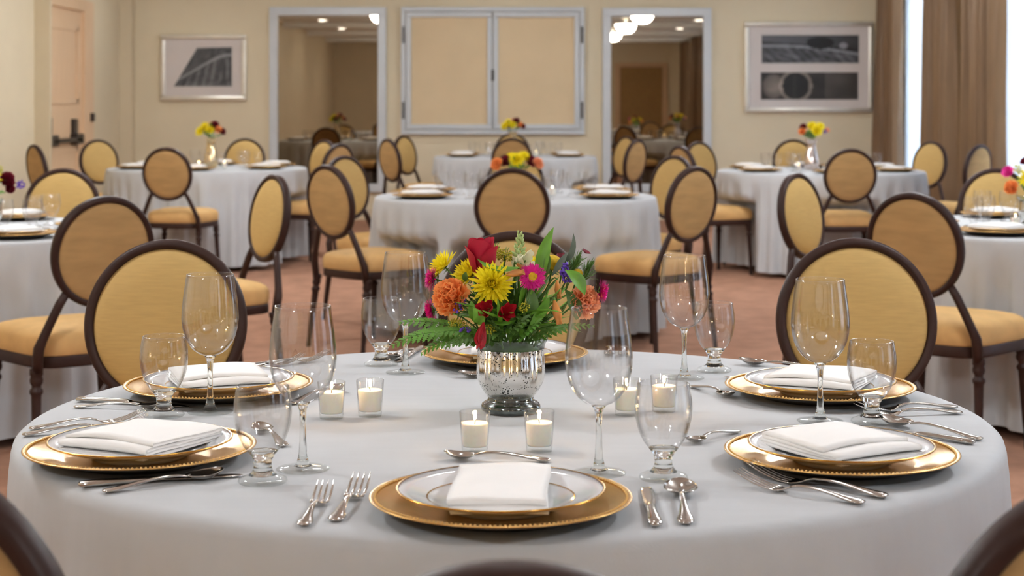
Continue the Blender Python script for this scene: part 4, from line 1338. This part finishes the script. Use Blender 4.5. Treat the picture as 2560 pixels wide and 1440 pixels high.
def fern(a, b, c, wmax, n, material, label, up=(0, -.6, 1)):
    pts = bez(a, b, c, n)
    org = pts[0].copy()
    m = MB()
    m.add(*g_tube([p - org for p in pts], [.0012 - .0008 * k / (n - 1) for k in range(n)], 5))
    up = Vector(up).normalized()
    for k in range(1, n):
        t = k / (n - 1)
        p = pts[k] - org
        d = (pts[min(k + 1, n - 1)] - pts[k - 1]).normalized()
        s = d.cross(up).normalized()
        L = wmax * math.sin(PI * min(1, .18 + .82 * (1 - t)) * .62) ** 1.0 * (1 if t < .97 else .8)
        for sg in (-1, 1):
            dirn = (s * sg * .8 + d * .65 + up * (-.12)).normalized()
            sd = dirn.cross(up).normalized()
            nn = sd.cross(dirn)
            w = L * .27
            v, f = [], []
            for j in range(12):
                q = j / 11
                ww = w * (math.sin(PI * (q ** .8 * .9 + .07)) ** .9) * (1.15 if j % 2 else .42)
                cpt = p + dirn * (L * q) - up * (.12 * L * q * q)
                for e in (-1, 0, 1):
                    v.append(tuple(cpt + sd * (ww * e) + nn * (.2 * ww * abs(e))))
            for j in range(11):
                for e in range(2):
                    i0 = j * 3 + e
                    f.append((i0, i0 + 1, i0 + 4, i0 + 3))
            m.add(v, f)
    return tag(link('fern_frond', m.mesh('frond', material), None, Matrix.Translation(org)), label, 'fern', 'fern fronds in the near bouquet')
b0 = Vector((VX, VY, VZ + .118))
fern(b0 + Vector((-.03, -.03, .0)), fp(1090, 800, -.06), fp(985, 862, -.08), .026, 17, M_FERN, 'long fern frond reaching past the wine glass stem')
fern(b0 + Vector((-.03, -.02, .0)), fp(1100, 790, -.03), fp(1003, 806, -.04), .024, 15, M_FERN, 'fern frond pointing left above the longest one')
fern(b0 + Vector((-.03, -.03, .0)), fp(1110, 830, -.07), fp(1055, 882, -.07), .020, 13, M_FERN, 'fern frond hanging down towards the back charger')
fern(b0 + Vector((-.02, -.04, .0)), fp(1165, 825, -.09), fp(1115, 868, -.10), .018, 12, M_LEAFD, 'dark fern frond left of the vase rim')
fern(b0 + Vector((-.02, -.03, .0)), fp(1150, 810, -.08), fp(1085, 835, -.09), .020, 13, M_FERN, 'middle fern frond of the left spray')
fern(b0 + Vector((.02, -.03, .0)), fp(1380, 815, -.08), fp(1425, 818, -.08), .017, 11, M_LEAFD, 'fern frond right of the vase, lower one')
fern(b0 + Vector((.03, -.02, .0)), fp(1400, 805, -.03), fp(1482, 815, -.03), .018, 13, M_FERN, 'fern frond pointing right behind the wine glass')
fern(b0 + Vector((-.01, -.05, .005)), fp(1290, 815, -.085), fp(1322, 792, -.09), .022, 9, M_LEAFD, 'broad fern tip over the middle of the rim')
fern(b0 + Vector((.01, -.05, .005)), fp(1330, 820, -.085), fp(1352, 800, -.09), .018, 9, M_FERN, 'small fern tip over the rim, right of the broad one')
fern(b0 + Vector((-.02, -.05, .005)), fp(1245, 820, -.085), fp(1232, 806, -.09), .018, 9, M_LEAFD, 'small fern tip over the rim, below the crimson bloom')
# filler greenery in the middle
def filler(seed, n, lmin, lmax, wmin, wmax, material, label, lift):
    rr = random.Random(seed)
    fill = MB()
    for i in range(n):
        a = rr.uniform(0, 2 * PI)
        el = rr.uniform(4, 80)
        L = rr.uniform(lmin, lmax) * (1.25 if abs(math.cos(a)) > .6 else 1)
        fill.add(*petal(L, rr.uniform(wmin, wmax), rr.uniform(-.6, .5), .25, .45, 4, 6, .2), Matrix.Translation((rr.uniform(-.02, .02), rr.uniform(-.02, .02), rr.uniform(-.01, lift))) @ blade(a, R(el), .018, 0))
    fo = tag(link('filler_greenery', fill.mesh('filler', material), None, Matrix.Translation(b0 + Vector((0, 0, .004)))), label, 'foliage')
    fo['kind'] = 'stuff'
filler(90, 120, .035, .078, .010, .020, M_LEAFD, 'dense dark green leaves filling the middle of the bouquet', .05)
filler(91, 60, .05, .105, .007, .013, M_LEAF, 'loose bright green blades between the blooms of the bouquet', .04)
# bouquets on the other tables: a thing with blooms and leaves as parts
LEAFP = m1('leaf', petal(.06, .022, -.3, .2, .45, 4, 6, .2), M_LEAF)
LEAFP2 = m1('leaf', petal(.06, .02, .2, .2, .45, 4, 6, .2), M_LEAFD)
BURGM = carnation_mesh(8, M_BURG)
statm = bits(40, cloud(.012, .012, .018, 5), flo, M_PURPLE)
STEMB = m1('stem', g_tube([(0, 0, -.09), (0, 0, 0)], .003, 6), M_STEM)
solid_m = bits(60, cloud(.016, .016, .016, 9, .9), flo, M_SOLID_Y)
def bouquet(x, y, z, sc, seed, label, order):
    rr = random.Random(seed)
    e = link('flower_bouquet', None, None, place(x, y, z, 0, sc))
    tag(e, label, 'bouquet', 'bouquets on the other tables')
    for (dx, dy, dz, me, s, kd) in order:
        p = Vector((dx, dy, dz))
        d = Vector((dx * 6, dy * 6 - .35, .25 + dz * 3))
        o = link('bloom', me, e, orient(p, d, rr.uniform(0, 6), s), 'stuff' if kd else None)
    for i in range(16):
        a = 2 * PI * i / 16 + rr.uniform(-.2, .2)
        link('leaf', LEAFP if i % 2 else LEAFP2, e, Matrix.Translation((.015 * math.cos(a), .015 * math.sin(a), rr.uniform(.005, .05))) @ Matrix.Rotation(a, 4, 'Z') @ Matrix.Rotation(-R(rr.uniform(5, 60)), 4, 'Y') @ Matrix.Scale(rr.uniform(.9, 1.4), 4))
    for i in range(3):
        link('stem', STEMB, e, Matrix.Translation((.012 * math.cos(i * 2.1), .012 * math.sin(i * 2.1), .03)))
Y, O, P_, B_, A_ = MUM[0], CARN[0], CARN[1], BURGM, ASTER
bq_low = [(0, -.05, .07, Y, 1, 1), (.035, -.03, .085, Y, .8, 1), (-.09, -.04, .045, O, 1.1, 1), (.10, -.03, .05, P_, 1.0, 1), (-.05, -.02, .06, B_, 1.0, 1), (.065, -.02, .06, B_, 1, 1), (.02, .05, .09, A_, 1, 1), (-.03, .05, .08, Y, .8, 1), (0.10, .04, .07, statm, 1, 1), (-.1, .03, .06, A_, 1, 1)]
bq_left = [(-.06, -.03, .045, Y, .9, 1), (-.035, -.02, .075, Y, .8, 1), (0, -.04, .055, Y, .8, 1), (.025, -.02, .085, B_, .9, 1), (.05, -.03, .055, O, .8, 1), (.07, -.02, .045, B_, .8, 1), (-.02, -.01, .05, B_, .8, 1), (0, .04, .06, A_, 1, 1), (0.005, -.01, .09, P_, .6, 1)]
bq_right = [(0.02, -.05, .055, Y, 1, 1), (.0, -.02, .08, Y, .9, 1), (.045, -.03, .08, Y, .8, 1), (-.06, -.03, .05, O, .8, 1), (-.05, -.01, .075, B_, .8, 1), (.075, -.02, .055, statm, 1.1, 1), (.09, -.02, .06, P_, .5, 1), (0, .04, .07, A_, 1, 1)]
bq_cut = [(-.10, -.03, .10, A_, 1.1, 1), (-.09, -.05, .04, O, .9, 1), (-.03, -.06, .075, Y, 1.05, 1), (.03, -.05, .09, B_, 1, 1), (.08, -.04, .06, O, 1, 1), (-.06, -.02, .11, solid_m, 1.2, 1), (-.02, .0, .13, B_, .8, 1), (.05, .04, .09, Y, 1, 1)]
bq_cutl = [(.02, -.06, .085, Y, 1.15, 1), (.075, -.03, .075, B_, .95, 1), (.09, -.04, .045, B_, .6, 1), (.12, -.02, .06, statm, 1.2, 1), (-.05, -.05, .07, O, 1, 1), (-.02, .03, .10, A_, 1, 1), (-.09, -.02, .06, Y, .9, 1), (.03, .03, .11, solid_m, 1, 1)]
low_vase = [(q[0], q[1]) for q in VASE]
tall_prof = [(0, .0006), (.045, .0006), (.050, .004), (.056, .03), (.057, .055), (.050, .10), (.038, .15), (.033, .178), (.036, .205), (.046, .228), (.047, .231), (.044, .229), (.034, .205), (.031, .178)]
def tall(material):
    return m1('tall_vase', g_lathe(tall_prof, 40), material)
for t, dx, dy, kind, order, lab in [(T_MID, .005, .05, 'low', bq_low, 'bouquet of yellow, orange and burgundy blooms on the middle table'), (T_NL, .16, -.03, 'low', bq_cutl, 'yellow and burgundy bouquet cut off at the left edge'),
                                    (T_NR, -.12, .0, 'low', bq_cut, 'magenta, orange and yellow bouquet cut off at the right edge'), (T_FL, .02, .05, M_MERCGOLD, bq_left, 'yellow and burgundy bouquet in the tall gold vase'),
                                    (T_FR, -.05, .1, M_MERCPINK, bq_right, 'yellow and orange bouquet in the tall rose silver vase'), (T_FC, -.02, .05, M_MERCGOLD, bq_left, 'small bouquet in front of the grey wall cabinet')]:
    x, y = TC[t][0] + dx, TC[t][1] + dy
    if kind == 'low':
        spawn('mercury_glass_vase', low_vase, place(x, y, TT + .0004), 'low silver mercury glass vase on the ' + t, 'vase', 'mercury glass vases')
        bouquet(x, y, TT + .115, 1.12, int(y * 10), lab, order)
    else:
        tag(link('tall_vase', tall(kind), None, place(x, y, TT + .0004)), 'tall waisted mercury glass vase on the ' + t, 'vase', 'mercury glass vases')
        bouquet(x, y, TT + .225, 1.25, int(y * 10), lab, order)
